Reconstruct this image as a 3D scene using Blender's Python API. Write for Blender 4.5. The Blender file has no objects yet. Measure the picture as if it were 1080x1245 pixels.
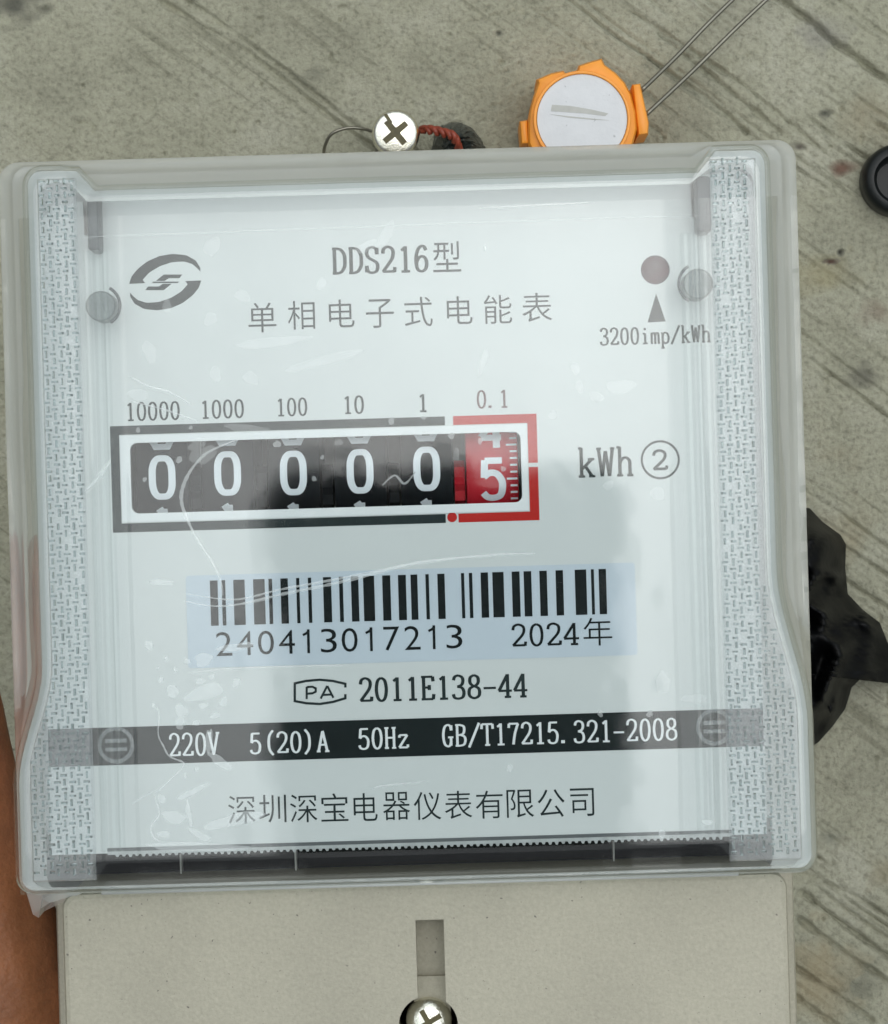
import bpy, bmesh, math, random
import numpy as np
from mathutils import Vector, Matrix

random.seed(7)
rng = np.random.default_rng(11)
R = math.radians

# ------------------------------------------------------------------ camera
ZC = 540.0          # camera height above the concrete, mm
ZL = 140.0          # name plate height, mm
F = 3434.0          # focal length in photograph pixels (1080 wide)
ROLL = R(1.7)
scene = bpy.context.scene
cam = bpy.data.cameras.new('camera')
cam.sensor_fit = 'HORIZONTAL'
cam.sensor_width = 36.0
cam.lens = 36.0 * F / 1080.0
cam.clip_start = 0.004
cam.clip_end = 300.0
cam.dof.use_dof = True
cam.dof.focus_distance = (ZC - ZL) / 1000.0
cam.dof.aperture_fstop = cam.lens / 0.3       # 0.3 mm entrance pupil, as on a phone
camo = bpy.data.objects.new('camera', cam)
scene.collection.objects.link(camo)
camo.location = (0, 0, ZC / 1000.0)
camo.rotation_euler = (0, 0, -ROLL)
scene.camera = camo

# ------------------------------------------------------------------ sky, sun, exposure
SUN_EL, SUN_AZ = 80.0, 40.0
world = bpy.data.worlds.new('World')
scene.world = world
world.use_nodes = True
wn, wl = world.node_tree.nodes, world.node_tree.links
wn.clear()
sky = wn.new('ShaderNodeTexSky')
sky.sky_type = 'NISHITA'
sky.sun_disc = False
sky.sun_elevation = R(SUN_EL)
sky.sun_rotation = R(SUN_AZ)
sky.dust_density = 6.0
sky.air_density = 1.0
hs = wn.new('ShaderNodeHueSaturation')      # overcast: the blue is mostly gone
hs.inputs['Saturation'].default_value = 0.22
bg = wn.new('ShaderNodeBackground')
bg.inputs['Strength'].default_value = 0.06
wo = wn.new('ShaderNodeOutputWorld')
wl.new(sky.outputs[0], hs.inputs['Color'])
wl.new(hs.outputs[0], bg.inputs['Color'])
wl.new(bg.outputs[0], wo.inputs['Surface'])

sun = bpy.data.lights.new('sun', 'SUN')
sun.energy = 1.5        # overcast: the sun is a broad glow high in the cloud
sun.angle = R(110)
sun.color = (0.905, 1.0, 1.02)
suno = bpy.data.objects.new('sun', sun)
scene.collection.objects.link(suno)
# light comes from the upper right of the picture
az = R(SUN_AZ)
dvec = Vector((math.sin(az) * math.cos(R(SUN_EL)), math.cos(az) * math.cos(R(SUN_EL)), math.sin(R(SUN_EL))))
suno.rotation_euler = dvec.to_track_quat('Z', 'Y').to_euler()

scene.view_settings.view_transform = 'Standard'
scene.view_settings.look = 'None'
scene.view_settings.exposure = 0.25
scene.view_settings.gamma = 1.0
scene.view_settings.use_curve_mapping = False
scene.cycles.max_bounces = 16
scene.cycles.transparent_max_bounces = 40
scene.cycles.transmission_bounces = 12
scene.cycles.glossy_bounces = 6
scene.cycles.caustics_reflective = True
scene.cycles.caustics_refractive = True

# ------------------------------------------------------------------ helpers
CS, SN = math.cos(ROLL), math.sin(ROLL)

def uv(px, py):
    dx, dy = px - 540.0, py - 622.5
    return dx * CS - dy * SN, dx * SN + dy * CS

def U(u, z):                      # aligned pixel offset -> mm at height z
    return u * (ZC - z) / F

def A(u, v, z):                   # aligned pixel offset -> point in mm
    k = (ZC - z) / F
    return (u * k, -v * k, z)

def P(px, py, z):                 # photograph pixel -> point in mm at height z
    u, v = uv(px, py)
    return A(u, v, z)

C = scene.collection

class MB:
    def __init__(s):
        s.v, s.f = [], []
    def add(s, vs, fs):
        n = len(s.v)
        s.v.extend([tuple(p) for p in vs])
        s.f.extend([[i + n for i in f] for f in fs])
    def box(s, x0, x1, y0, y1, z0, z1):
        vs = [(x0,y0,z0),(x1,y0,z0),(x1,y1,z0),(x0,y1,z0),(x0,y0,z1),(x1,y0,z1),(x1,y1,z1),(x0,y1,z1)]
        s.add(vs, [(0,3,2,1),(4,5,6,7),(0,1,5,4),(1,2,6,5),(2,3,7,6),(3,0,4,7)])
    def prism(s, poly, z0, z1, inset=0.0, bev=0.0):
        """closed polygon [(x,y)] counted round, extruded; optional chamfer at the top"""
        poly = ccw(poly)
        n = len(poly)
        rings = [(poly, z0), (poly, z1 - bev)] if bev > 0 else [(poly, z0), (poly, z1)]
        if bev > 0:
            rings.append((offset(poly, -bev * 0.3), z1 - bev * 0.3))
            rings.append((offset(poly, -bev), z1))
        vs, fs = [], []
        for pl, z in rings:
            vs += [(x, y, z) for x, y in pl]
        for k in range(len(rings) - 1):
            for i in range(n):
                j = (i + 1) % n
                fs.append((k*n+i, k*n+j, (k+1)*n+j, (k+1)*n+i))
        fs.append(tuple((len(rings)-1)*n + i for i in range(n)))
        fs.append(tuple(n - 1 - i for i in range(n)))
        s.add(vs, fs)
    def tube(s, pts, r, seg=10, caps=True):
        pts = [Vector(p) for p in pts]
        n = len(pts)
        rs = r if isinstance(r, (list, tuple)) else [r] * n
        t0 = (pts[1] - pts[0]).normalized()
        up = Vector((0, 0, 1)) if abs(t0.z) < 0.9 else Vector((1, 0, 0))
        nrm = t0.cross(up).normalized()
        vs, fs = [], []
        for i, p in enumerate(pts):
            t = (pts[min(i+1, n-1)] - pts[max(i-1, 0)]).normalized()
            nrm = (nrm - t * nrm.dot(t)).normalized()
            b = t.cross(nrm)
            for k in range(seg):
                a = 2*math.pi*k/seg
                vs.append(p + (nrm*math.cos(a) + b*math.sin(a)) * rs[i])
        for i in range(n-1):
            for k in range(seg):
                l = (k+1) % seg
                fs.append((i*seg+k, i*seg+l, (i+1)*seg+l, (i+1)*seg+k))
        if caps:
            fs.append(tuple(range(seg-1, -1, -1)))
            fs.append(tuple((n-1)*seg+k for k in range(seg)))
        s.add(vs, fs)
    def lathe(s, prof, c, seg=40, axis='z', closed=True):
        """profile [(r, h)] turned about the axis through c"""
        vs, fs = [], []
        n = len(prof)
        for r, h in prof:
            for k in range(seg):
                a = 2*math.pi*k/seg
                if axis == 'z':
                    vs.append((c[0]+r*math.cos(a), c[1]+r*math.sin(a), c[2]+h))
                else:
                    vs.append((c[0]+h, c[1]+r*math.cos(a), c[2]+r*math.sin(a)))
        for i in range(n-1):
            for k in range(seg):
                l = (k+1) % seg
                fs.append((i*seg+k, i*seg+l, (i+1)*seg+l, (i+1)*seg+k))
        if closed:
            fs.append(tuple((n-1)*seg+k for k in range(seg)))
            fs.append(tuple(range(seg-1, -1, -1)))
        s.add(vs, fs)
    def ribbon(s, pts, wx, wy, z, closed=False, fn=None):
        """flat pen stroke: wx wide where it runs upright, wy where it runs level"""
        pts = [Vector((p[0], p[1])) for p in pts]
        n = len(pts)
        vs = []
        for i, p in enumerate(pts):
            if closed:
                a, b = pts[(i-1) % n], pts[(i+1) % n]
                t1, t2 = (p-a), (b-p)
            else:
                t1 = p - pts[i-1] if i > 0 else pts[1]-pts[0]
                t2 = pts[i+1]-p if i < n-1 else p-pts[i-1]
            t1 = t1.normalized(); t2 = t2.normalized()
            t = (t1+t2)
            if t.length < 1e-6: t = t2
            t = t.normalized()
            nn = Vector((-t.y, t.x))
            m = max(0.5, nn.dot(Vector((-t2.y, t2.x))))
            h = 0.5*math.sqrt((wx*nn.x)**2 + (wy*nn.y)**2) / m
            for sg in (1, -1):
                q = p + nn*h*sg
                vs.append((q.x, q.y, z) if fn is None else fn(q.x, q.y, z))
        fs = []
        for i in range(n if closed else n-1):
            j = (i+1) % n
            fs.append((2*i+1, 2*j+1, 2*j, 2*i))
        s.add(vs, fs)
    def build(s, name, mat, parent=None, smooth=False, angle=None, bevel=0.0, origin=None):
        """join into ONE mesh object; coordinates are world mm, stored relative to the parent thing"""
        o0 = Vector((0, 0, 0))
        if parent is not None:
            o0 = Vector(parent['origin_mm']) if 'origin_mm' in parent else o0
        if origin is not None: o0 = Vector(origin)
        me = bpy.data.meshes.new(name)
        me.from_pydata([((p[0]-o0.x)/1000, (p[1]-o0.y)/1000, (p[2]-o0.z)/1000) for p in s.v], [], s.f)
        me.validate()
        if bevel > 0:
            bm = bmesh.new(); bm.from_mesh(me)
            bmesh.ops.remove_doubles(bm, verts=bm.verts, dist=1e-6)
            es = [e for e in bm.edges if len(e.link_faces) == 2 and e.calc_face_angle(0) > 0.6]
            bmesh.ops.bevel(bm, geom=es, offset=bevel/1000, segments=3, profile=0.6, affect='EDGES', clamp_overlap=True)
            bm.to_mesh(me); bm.free()
        return link(name, me, mat, parent, smooth, angle, o0 if parent is None else None)

def link(name, me, mat, parent, smooth=False, angle=None, loc=None):
    if smooth or angle:
        me.shade_smooth()
        if angle: me.set_sharp_from_angle(angle=R(angle))
    if mat is not None:
        me.materials.clear(); me.materials.append(mat)
    o = bpy.data.objects.new(name, me)
    C.objects.link(o)
    if parent is not None:
        o.parent = parent
        if 'origin_mm' in parent: o['origin_mm'] = list(parent['origin_mm'])
    elif loc is not None:
        o.location = loc / 1000
        o['origin_mm'] = list(loc)
    return o

def empty(name, p, label, cat, group=None):
    o = bpy.data.objects.new(name, None)
    C.objects.link(o)
    o.location = Vector(p) / 1000
    o.empty_display_size = 0.01
    o['origin_mm'] = list(p)
    tag(o, label, cat, group)
    return o

def tag(o, label, cat, group=None):
    o['label'] = label; o['category'] = cat
    if group: o['group'] = group
    return o

def ccw(poly):
    a = sum(poly[i][0]*poly[(i+1) % len(poly)][1] - poly[(i+1) % len(poly)][0]*poly[i][1] for i in range(len(poly)))
    return list(poly) if a > 0 else list(reversed(poly))

def offset(poly, d):
    """move a counter-clockwise polygon outwards by d"""
    n = len(poly); out = []
    for i in range(n):
        a, b, c = Vector(poly[i-1]), Vector(poly[i]), Vector(poly[(i+1) % n])
        t1 = (b-a).normalized(); t2 = (c-b).normalized()
        n1 = Vector((t1.y, -t1.x)); n2 = Vector((t2.y, -t2.x))
        m = (n1+n2)
        if m.length < 1e-6: m = n1
        m = m.normalized()
        k = d / max(0.4, m.dot(n1))
        out.append((b.x+m.x*k, b.y+m.y*k))
    return out

def rrect(x0, x1, y0, y1, r, seg=6):
    pts = []
    for cx, cy, a0 in ((x1-r, y1-r, 0), (x0+r, y1-r, 90), (x0+r, y0+r, 180), (x1-r, y0+r, 270)):
        for k in range(seg+1):
            a = R(a0 + 90*k/seg)
            pts.append((cx+r*math.cos(a), cy+r*math.sin(a)))
    return pts

def circle(cx, cy, r, seg=32, ry=None, rot=0):
    ry = r if ry is None else ry
    c, s = math.cos(rot), math.sin(rot)
    return [(cx + r*math.cos(a)*c - ry*math.sin(a)*s, cy + r*math.cos(a)*s + ry*math.sin(a)*c)
            for a in (2*math.pi*k/seg for k in range(seg))]

def smooth_path(pts, sub=6, closed=False):
    """Catmull-Rom through the points"""
    pts = [Vector(p) for p in pts]; n = len(pts); out = []
    for i in range(n if closed else n-1):
        p1, p2 = pts[i], pts[(i+1) % n]
        p0 = pts[(i-1) % n] if (closed or i > 0) else p1
        p3 = pts[(i+2) % n] if (closed or i+2 < n) else p2
        for k in range(sub):
            t = k/sub
            out.append(0.5*((2*p1) + (p2-p0)*t + (2*p0-5*p1+4*p2-p3)*t*t + (3*p1-p0-3*p2+p3)*t**3))
    if not closed: out.append(pts[-1])
    return [tuple(p) for p in out]

def plate(mb, outer, holes, z0, z1):
    """flat plate with holes"""
    bm = bmesh.new()
    loops = [ccw(outer)] + [list(reversed(ccw(h))) for h in holes]
    edges = []; rings = []
    for lp in loops:
        vs = [bm.verts.new((x, y, z1)) for x, y in lp]
        rings.append(vs)
        edges += [bm.edges.new((vs[i], vs[(i+1) % len(vs)])) for i in range(len(vs))]
    bmesh.ops.triangle_fill(bm, edges=edges, use_beauty=True, normal=(0, 0, 1))
    bm.verts.index_update()
    vs = [tuple(v.co) for v in bm.verts]
    tris = []
    for f in bm.faces:
        idx = [v.index for v in f.verts]
        if f.normal.z < 0: idx.reverse()
        tris.append(idx)
    n = len(vs)
    low = [(x, y, z0) for x, y, _ in vs]
    fs = tris + [[i+n for i in reversed(t)] for t in tris]
    for ring in rings:
        ids = [v.index for v in ring]
        for i in range(len(ids)):
            a, b = ids[i], ids[(i+1) % len(ids)]
            fs.append((a+n, b+n, b, a))
    mb.add(vs + low, fs)
    bm.free()

# ------------------------------------------------------------------ materials
def material(name):
    m = bpy.data.materials.new(name)
    m.use_nodes = True
    m.node_tree.nodes.clear()
    return m, m.node_tree.nodes, m.node_tree.links

def opaque(name, col, rough=0.5, var=0.06, scale=0.25, bump=0.0, bscale=3.0, metal=0.0, spec=0.5, sss=0.0, speck=None, coat=0.0, grain=0.0):
    """procedural surface: base colour with grain; scales are per millimetre"""
    m, n, l = material(name)
    out = n.new('ShaderNodeOutputMaterial'); b = n.new('ShaderNodeBsdfPrincipled')
    l.new(b.outputs[0], out.inputs[0])
    tc = n.new('ShaderNodeTexCoord'); mp = n.new('ShaderNodeMapping')
    mp.inputs['Scale'].default_value = (1000,)*3
    l.new(tc.outputs['Object'], mp.inputs[0])
    no = n.new('ShaderNodeTexNoise'); no.inputs['Scale'].default_value = scale; no.inputs['Detail'].default_value = 6
    l.new(mp.outputs[0], no.inputs['Vector'])
    mx = n.new('ShaderNodeMix'); mx.data_type = 'RGBA'
    d = [max(0, c*(1-var*2)) for c in col]; e = [min(1, c*(1+var*2)) for c in col]
    mx.inputs[6].default_value = (*d, 1); mx.inputs[7].default_value = (*e, 1)
    l.new(no.outputs['Fac'], mx.inputs[0])
    colout = mx.outputs[2]
    if grain:
        ng = n.new('ShaderNodeTexNoise'); ng.inputs['Scale'].default_value = 1.6; ng.inputs['Detail'].default_value = 4; ng.inputs['Roughness'].default_value = 0.7
        l.new(mp.outputs[0], ng.inputs['Vector'])
        rg = n.new('ShaderNodeMapRange'); rg.inputs['To Min'].default_value = 1-grain; rg.inputs['To Max'].default_value = 1+grain
        rg.inputs['From Min'].default_value = 0.3; rg.inputs['From Max'].default_value = 0.7
        l.new(ng.outputs['Fac'], rg.inputs['Value'])
        mg = n.new('ShaderNodeMix'); mg.data_type = 'RGBA'; mg.blend_type = 'MULTIPLY'; mg.inputs[0].default_value = 1.0
        l.new(colout, mg.inputs[6]); l.new(rg.outputs[0], mg.inputs[7])
        colout = mg.outputs[2]
    if speck:
        scol, sscale, thr = speck
        n2 = n.new('ShaderNodeTexNoise'); n2.inputs['Scale'].default_value = sscale; n2.inputs['Detail'].default_value = 2
        l.new(mp.outputs[0], n2.inputs['Vector'])
        rp = n.new('ShaderNodeValToRGB'); rp.color_ramp.elements[0].position = thr; rp.color_ramp.elements[1].position = thr+0.06
        l.new(n2.outputs['Fac'], rp.inputs[0])
        m2 = n.new('ShaderNodeMix'); m2.data_type = 'RGBA'
        m2.inputs[7].default_value = (*scol, 1)
        l.new(rp.outputs[0], m2.inputs[0]); l.new(colout, m2.inputs[6])
        colout = m2.outputs[2]
    l.new(colout, b.inputs['Base Color'])
    b.inputs['Roughness'].default_value = rough
    b.inputs['Metallic'].default_value = metal
    b.inputs['Specular IOR Level'].default_value = spec
    b.inputs['Coat Weight'].default_value = coat
    if sss:
        b.inputs['Subsurface Weight'].default_value = sss
        b.inputs['Subsurface Radius'].default_value = (0.004, 0.0015, 0.0008)
    if bump:
        n3 = n.new('ShaderNodeTexNoise'); n3.inputs['Scale'].default_value = bscale; n3.inputs['Detail'].default_value = 5
        l.new(mp.outputs[0], n3.inputs['Vector'])
        bp = n.new('ShaderNodeBump'); bp.inputs['Strength'].default_value = bump; bp.inputs['Distance'].default_value = 0.0003
        l.new(n3.outputs['Fac'], bp.inputs['Height']); l.new(bp.outputs[0], b.inputs['Normal'])
    return m

def clear(name, tint=(0.97, 0.98, 0.98), rough=0.03, f0=0.042, power=5.0, haze=0.0, bump=0.0, bscale=0.15, bdist=0.0006, hazecol=(0.8, 0.82, 0.83)):
    """clear sheet plastic: light goes straight through, the surface mirrors the sky by Schlick's law"""
    m, n, l = material(name)
    out = n.new('ShaderNodeOutputMaterial')
    tr = n.new('ShaderNodeBsdfTransparent'); tr.inputs[0].default_value = (*tint, 1)
    gl = n.new('ShaderNodeBsdfGlossy'); gl.inputs['Roughness'].default_value = rough
    lw = n.new('ShaderNodeLayerWeight'); lw.inputs['Blend'].default_value = 0.5
    pw = n.new('ShaderNodeMath'); pw.operation = 'POWER'; pw.inputs[1].default_value = power
    ml = n.new('ShaderNodeMath'); ml.operation = 'MULTIPLY_ADD'; ml.inputs[1].default_value = 1-f0; ml.inputs[2].default_value = f0
    l.new(lw.outputs['Facing'], pw.inputs[0]); l.new(pw.outputs[0], ml.inputs[0])
    mx = n.new('ShaderNodeMixShader')
    l.new(ml.outputs[0], mx.inputs[0]); l.new(tr.outputs[0], mx.inputs[1]); l.new(gl.outputs[0], mx.inputs[2])
    last = mx
    if haze > 0:
        df = n.new('ShaderNodeBsdfPrincipled'); df.inputs['Base Color'].default_value = (*hazecol, 1); df.inputs['Roughness'].default_value = 0.3
        m2 = n.new('ShaderNodeMixShader'); m2.inputs[0].default_value = haze
        l.new(mx.outputs[0], m2.inputs[1]); l.new(df.outputs[0], m2.inputs[2])
        last = m2
    if bump > 0:
        tc = n.new('ShaderNodeTexCoord'); mp = n.new('ShaderNodeMapping'); mp.inputs['Scale'].default_value = (1000,)*3
        l.new(tc.outputs['Object'], mp.inputs[0])
        no = n.new('ShaderNodeTexNoise'); no.inputs['Scale'].default_value = bscale; no.inputs['Detail'].default_value = 3
        no.inputs['Distortion'].default_value = 1.2
        l.new(mp.outputs[0], no.inputs['Vector'])
        bp = n.new('ShaderNodeBump'); bp.inputs['Strength'].default_value = bump; bp.inputs['Distance'].default_value = bdist
        l.new(no.outputs['Fac'], bp.inputs['Height'])
        l.new(bp.outputs[0], gl.inputs['Normal'])
    l.new(last.outputs[0], out.inputs[0])
    return m

def glass(name, col=(0.95, 0.97, 0.97), rough=0.05, ior=1.49):
    m, n, l = material(name)
    out = n.new('ShaderNodeOutputMaterial'); g = n.new('ShaderNodeBsdfGlass')
    g.inputs['Color'].default_value = (*col, 1); g.inputs['Roughness'].default_value = rough; g.inputs['IOR'].default_value = ior
    l.new(g.outputs[0], out.inputs[0])
    return m

M = {}
M['base'] = opaque('warm_grey_plastic', (0.405, 0.38, 0.298), 0.55, 0.09, 0.05, bump=0.5, bscale=2.0, speck=((0.14, 0.13, 0.11), 1.5, 0.70), grain=0.09)
M['pale_plastic'] = opaque('pale_grey_plastic', (0.55, 0.56, 0.55), 0.5, 0.04, 0.2, bump=0.1)
M['flange'] = opaque('pale_flange_plastic', (0.74, 0.74, 0.71), 0.4, 0.04, 0.2, bump=0.1)
M['plate'] = opaque('white_printed_plate', (0.66, 0.685, 0.68), 0.45, 0.015, 0.08)
M['lip'] = opaque('grey_lip_plastic', (0.46, 0.48, 0.48), 0.45, 0.2, 0.5)
M['white'] = opaque('white_print', (0.80, 0.82, 0.83), 0.45, 0.01)
M['ink'] = opaque('dark_grey_ink', (0.022, 0.033, 0.034), 0.5, 0.15, 0.6, spec=0.12)
M['band'] = opaque('charcoal_print', (0.010, 0.016, 0.017), 0.5, 0.1, 0.4, spec=0.1)
M['black_ink'] = opaque('black_ink', (0.008, 0.012, 0.013), 0.5, 0.1, 0.8, spec=0.1)
M['red_ink'] = opaque('red_ink', (0.50, 0.018, 0.014), 0.5, 0.08, 0.5, spec=0.15)
M['sticker'] = opaque('blue_white_sticker', (0.55, 0.62, 0.69), 0.4, 0.02, 0.1)
M['drum'] = opaque('black_drum_plastic', (0.006, 0.008, 0.010), 0.45, 0.1, 0.5, spec=0.07)
M['drum_red'] = opaque('red_drum_plastic', (0.50, 0.012, 0.025), 0.45, 0.08, 0.5, spec=0.15)
M['dark'] = opaque('black_interior', (0.007, 0.010, 0.010), 0.5, 0.2, 0.3, bump=0.1, spec=0.2)
M['digit'] = opaque('white_digit_paint', (0.78, 0.82, 0.86), 0.4, 0.02)
M['led'] = opaque('dark_red_lens', (0.06, 0.012, 0.02), 0.15, 0.4, 0.6, coat=0.2)
M['clip'] = opaque('grey_clip_plastic', (0.12, 0.13, 0.135), 0.35, 0.08, 0.4, spec=0.3)
M['hook'] = opaque('grey_hook_plastic', (0.50, 0.50, 0.49), 0.4, 0.05)
M['boss'] = opaque('frosted_grey_boss', (0.20, 0.225, 0.225), 0.4, 0.12, 0.7, spec=0.3)
M['cover'] = clear('clear_cover_plastic', tint=(0.955, 0.97, 0.968), rough=0.05, f0=0.034)
M['side_wall'] = clear('brightened_side_wall_plastic', tint=(0.96, 0.97, 0.97), rough=0.08, haze=0.28, hazecol=(0.87, 0.89, 0.89))  # white haze brightens the wall, for light its edge would scatter
def wall_mat():
    # moulded wall: white haze painted in for edge-scattered light, over refracting plastic
    m = clear('brightened_moulded_wall', tint=(0.96, 0.97, 0.97), rough=0.08, haze=0.40, hazecol=(0.88, 0.90, 0.90))
    n, l = m.node_tree.nodes, m.node_tree.links
    out = next(q for q in n if q.type == 'OUTPUT_MATERIAL')
    src = out.inputs[0].links[0].from_socket
    g = n.new('ShaderNodeBsdfGlass'); g.inputs['Color'].default_value = (0.97, 0.985, 0.985, 1); g.inputs['Roughness'].default_value = 0.02; g.inputs['IOR'].default_value = 1.49
    mx = n.new('ShaderNodeMixShader'); mx.inputs[0].default_value = 0.32
    l.new(src, mx.inputs[1]); l.new(g.outputs[0], mx.inputs[2]); l.new(mx.outputs[0], out.inputs[0])
    return m
M['wall'] = wall_mat()
M['rail'] = clear('frosted_rail_plastic', tint=(0.96, 0.97, 0.975), rough=0.12, haze=0.10, bump=0.6, bscale=0.5, bdist=0.0006)
M['dash'] = glass('embossed_clear_dash', (0.80, 0.84, 0.84), 0.10)
M['film'] = clear('thin_clear_film', tint=(0.985, 0.99, 0.99), rough=0.05, f0=0.031, bump=0.16, bscale=0.028, bdist=0.0005)
M['cling'] = clear('clinging_film_glint', tint=(1, 1, 1), rough=0.3, f0=0.03, power=5, haze=0.26, hazecol=(0.9, 0.93, 0.93))  # white haze painted in for brighter sky reflection where the film clings
M['cling_faint'] = clear('clinging_film_faint_glint', tint=(1, 1, 1), rough=0.3, f0=0.03, haze=0.10, hazecol=(0.9, 0.93, 0.93))  # weaker painted glint of the same kind
M['crease'] = clear('creased_film_glint', tint=(1, 1, 1), rough=0.25, f0=0.05, haze=0.30, hazecol=(0.9, 0.93, 0.93))  # white haze stands in for sky mirrored on the film's ridges
M['steel'] = opaque('bright_steel', (0.86, 0.83, 0.73), 0.24, 0.1, 0.6, metal=1.0, bump=0.25)
M['recess'] = opaque('brass_brown_recess', (0.085, 0.070, 0.022), 0.5, 0.3, 1.0)
M['wire'] = opaque('thin_steel_wire', (0.24, 0.23, 0.19), 0.35, 0.1, 0.6, metal=0.9)
M['red_wire'] = opaque('red_brown_insulation', (0.26, 0.045, 0.022), 0.4, 0.35, 1.2, bump=0.3)
M['tape'] = opaque('dark_green_black_tape', (0.035, 0.042, 0.038), 0.35, 0.4, 0.8, bump=0.6, bscale=0.8, speck=((0.5, 0.52, 0.48), 0.9, 0.68))
M['orange'] = opaque('orange_plastic', (0.95, 0.335, 0.026), 0.35, 0.07, 0.3, sss=0.05)
M['disc'] = opaque('matt_white_disc', (0.70, 0.71, 0.73), 0.6, 0.04, 0.3, bump=0.25, bscale=1.5, speck=((0.45, 0.46, 0.47), 0.8, 0.72))
M['slot'] = opaque('grey_scored_disc', (0.50, 0.50, 0.47), 0.6, 0.06, 0.6)
M['bag'] = opaque('black_plastic_bag', (0.003, 0.0034, 0.004), 0.45, 0.3, 0.3, bump=0.7, bscale=0.2, spec=0.16)
M['rubber'] = opaque('black_rubber', (0.007, 0.009, 0.009), 0.35, 0.2, 0.4, bump=0.2, spec=0.3)
M['skin'] = opaque('tan_skin', (0.30, 0.115, 0.048), 0.45, 0.2, 0.14, bump=0.9, bscale=0.7, sss=0.2, grain=0.12)
M['phone'] = opaque('black_phone_case', (0.012, 0.012, 0.013), 0.5, 0.1)
M['lens'] = opaque('black_lens_glass', (0.004, 0.004, 0.006), 0.08, 0.1)

def concrete():
    m, n, l = material('broomed_concrete')
    out = n.new('ShaderNodeOutputMaterial'); b = n.new('ShaderNodeBsdfPrincipled')
    l.new(b.outputs[0], out.inputs[0])
    tc = n.new('ShaderNodeTexCoord'); mp = n.new('ShaderNodeMapping'); mp.inputs['Scale'].default_value = (1000,)*3
    l.new(tc.outputs['Object'], mp.inputs[0])
    def noise(scale, detail=6, rough=0.55, vec=None, dist=0.0):
        x = n.new('ShaderNodeTexNoise'); x.inputs['Scale'].default_value = scale; x.inputs['Detail'].default_value = detail
        x.inputs['Roughness'].default_value = rough; x.inputs['Distortion'].default_value = dist
        l.new(vec or mp.outputs[0], x.inputs['Vector']); return x.outputs['Fac']
    def ramp(f, stops):
        r = n.new('ShaderNodeValToRGB'); e = r.color_ramp.elements
        while len(e) < len(stops): e.new(0.5)
        for q, (p, c) in zip(e, stops): q.position = p; q.color = (*c, 1)
        l.new(f, r.inputs[0]); return r.outputs[0]
    def mix(fac, a, bb, mode='MIX'):
        x = n.new('ShaderNodeMix'); x.data_type = 'RGBA'; x.blend_type = mode
        if isinstance(fac, float): x.inputs[0].default_value = fac
        else: l.new(fac, x.inputs[0])
        for s, c in ((6, a), (7, bb)):
            if isinstance(c, tuple): x.inputs[s].default_value = (*c, 1)
            else: l.new(c, x.inputs[s])
        return x.outputs[2]
    c = ramp(noise(0.05, 8, 0.6), [(0.3, (0.278, 0.272, 0.203)), (0.5, (0.358, 0.350, 0.262)), (0.72, (0.42, 0.41, 0.325))])
    c = mix(0.6, c, ramp(noise(0.9, 5, 0.7), [(0.32, (0.5, 0.5, 0.48)), (0.48, (1, 1, 1)), (0.66, (1.3, 1.3, 1.3))]), 'MULTIPLY')
    # broom streaks of grime, drawn out along the broom's path
    m0 = n.new('ShaderNodeMapping'); m0.inputs['Rotation'].default_value = (0, 0, R(37.5)); l.new(tc.outputs['Object'], m0.inputs[0])
    mr = n.new('ShaderNodeMapping'); mr.inputs['Scale'].default_value = (35, 900, 1000)
    l.new(m0.outputs[0], mr.inputs[0])
    st = ramp(noise(0.55, 4, 0.6, mr.outputs[0], 0.3), [(0.36, (0.58, 0.58, 0.55)), (0.47, (1, 1, 1))])
    c = mix(ramp(noise(0.03, 3), [(0.42, (0, 0, 0)), (0.6, (0.75, 0.75, 0.75))]), c, mix(1.0, c, st, 'MULTIPLY'))
    # ochre and brown stains
    c = mix(ramp(noise(0.022, 4, 0.6), [(0.58, (0, 0, 0)), (0.72, (0.5, 0.5, 0.5))]), c, (0.30, 0.23, 0.13))
    c = mix(ramp(noise(0.07, 5, 0.7, None, 0.5), [(0.68, (0, 0, 0)), (0.78, (0.55, 0.55, 0.55))]), c, (0.13, 0.09, 0.065))
    at = n.new('ShaderNodeAttribute'); at.attribute_name = 'stain'
    c = mix(at.outputs['Fac'], c, at.outputs['Color'])
    l.new(c, b.inputs['Base Color'])
    b.inputs['Roughness'].default_value = 0.85
    bp = n.new('ShaderNodeBump'); bp.inputs['Strength'].default_value = 0.9; bp.inputs['Distance'].default_value = 0.0008
    l.new(noise(0.9, 8, 0.65), bp.inputs['Height']); l.new(bp.outputs[0], b.inputs['Normal'])
    return m
M['concrete'] = concrete()

# ------------------------------------------------------------------ the ground
def vnoise(x, y, cell, seed):
    g = np.random.default_rng(seed).random((257, 257))
    fx, fy = x/cell + 128.0, y/cell + 128.0
    ix, iy = np.floor(fx).astype(int) % 256, np.floor(fy).astype(int) % 256
    tx, ty = fx-np.floor(fx), fy-np.floor(fy)
    tx, ty = tx*tx*(3-2*tx), ty*ty*(3-2*ty)
    a = g[ix, iy]*(1-tx)+g[ix+1, iy]*tx
    b = g[ix, iy+1]*(1-tx)+g[ix+1, iy+1]*tx
    return a*(1-ty)+b*ty

def seg_dist(x, y, pts):
    d = np.full(x.shape, 1e9)
    for (ax, ay, _), (bx, by, _) in zip(pts[:-1], pts[1:]):
        lx, ly = bx-ax, by-ay
        t = np.clip(((x-ax)*lx+(y-ay)*ly)/(lx*lx+ly*ly+1e-9), 0, 1)
        d = np.minimum(d, np.hypot(x-ax-t*lx, y-ay-t*ly))
    return d

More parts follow.
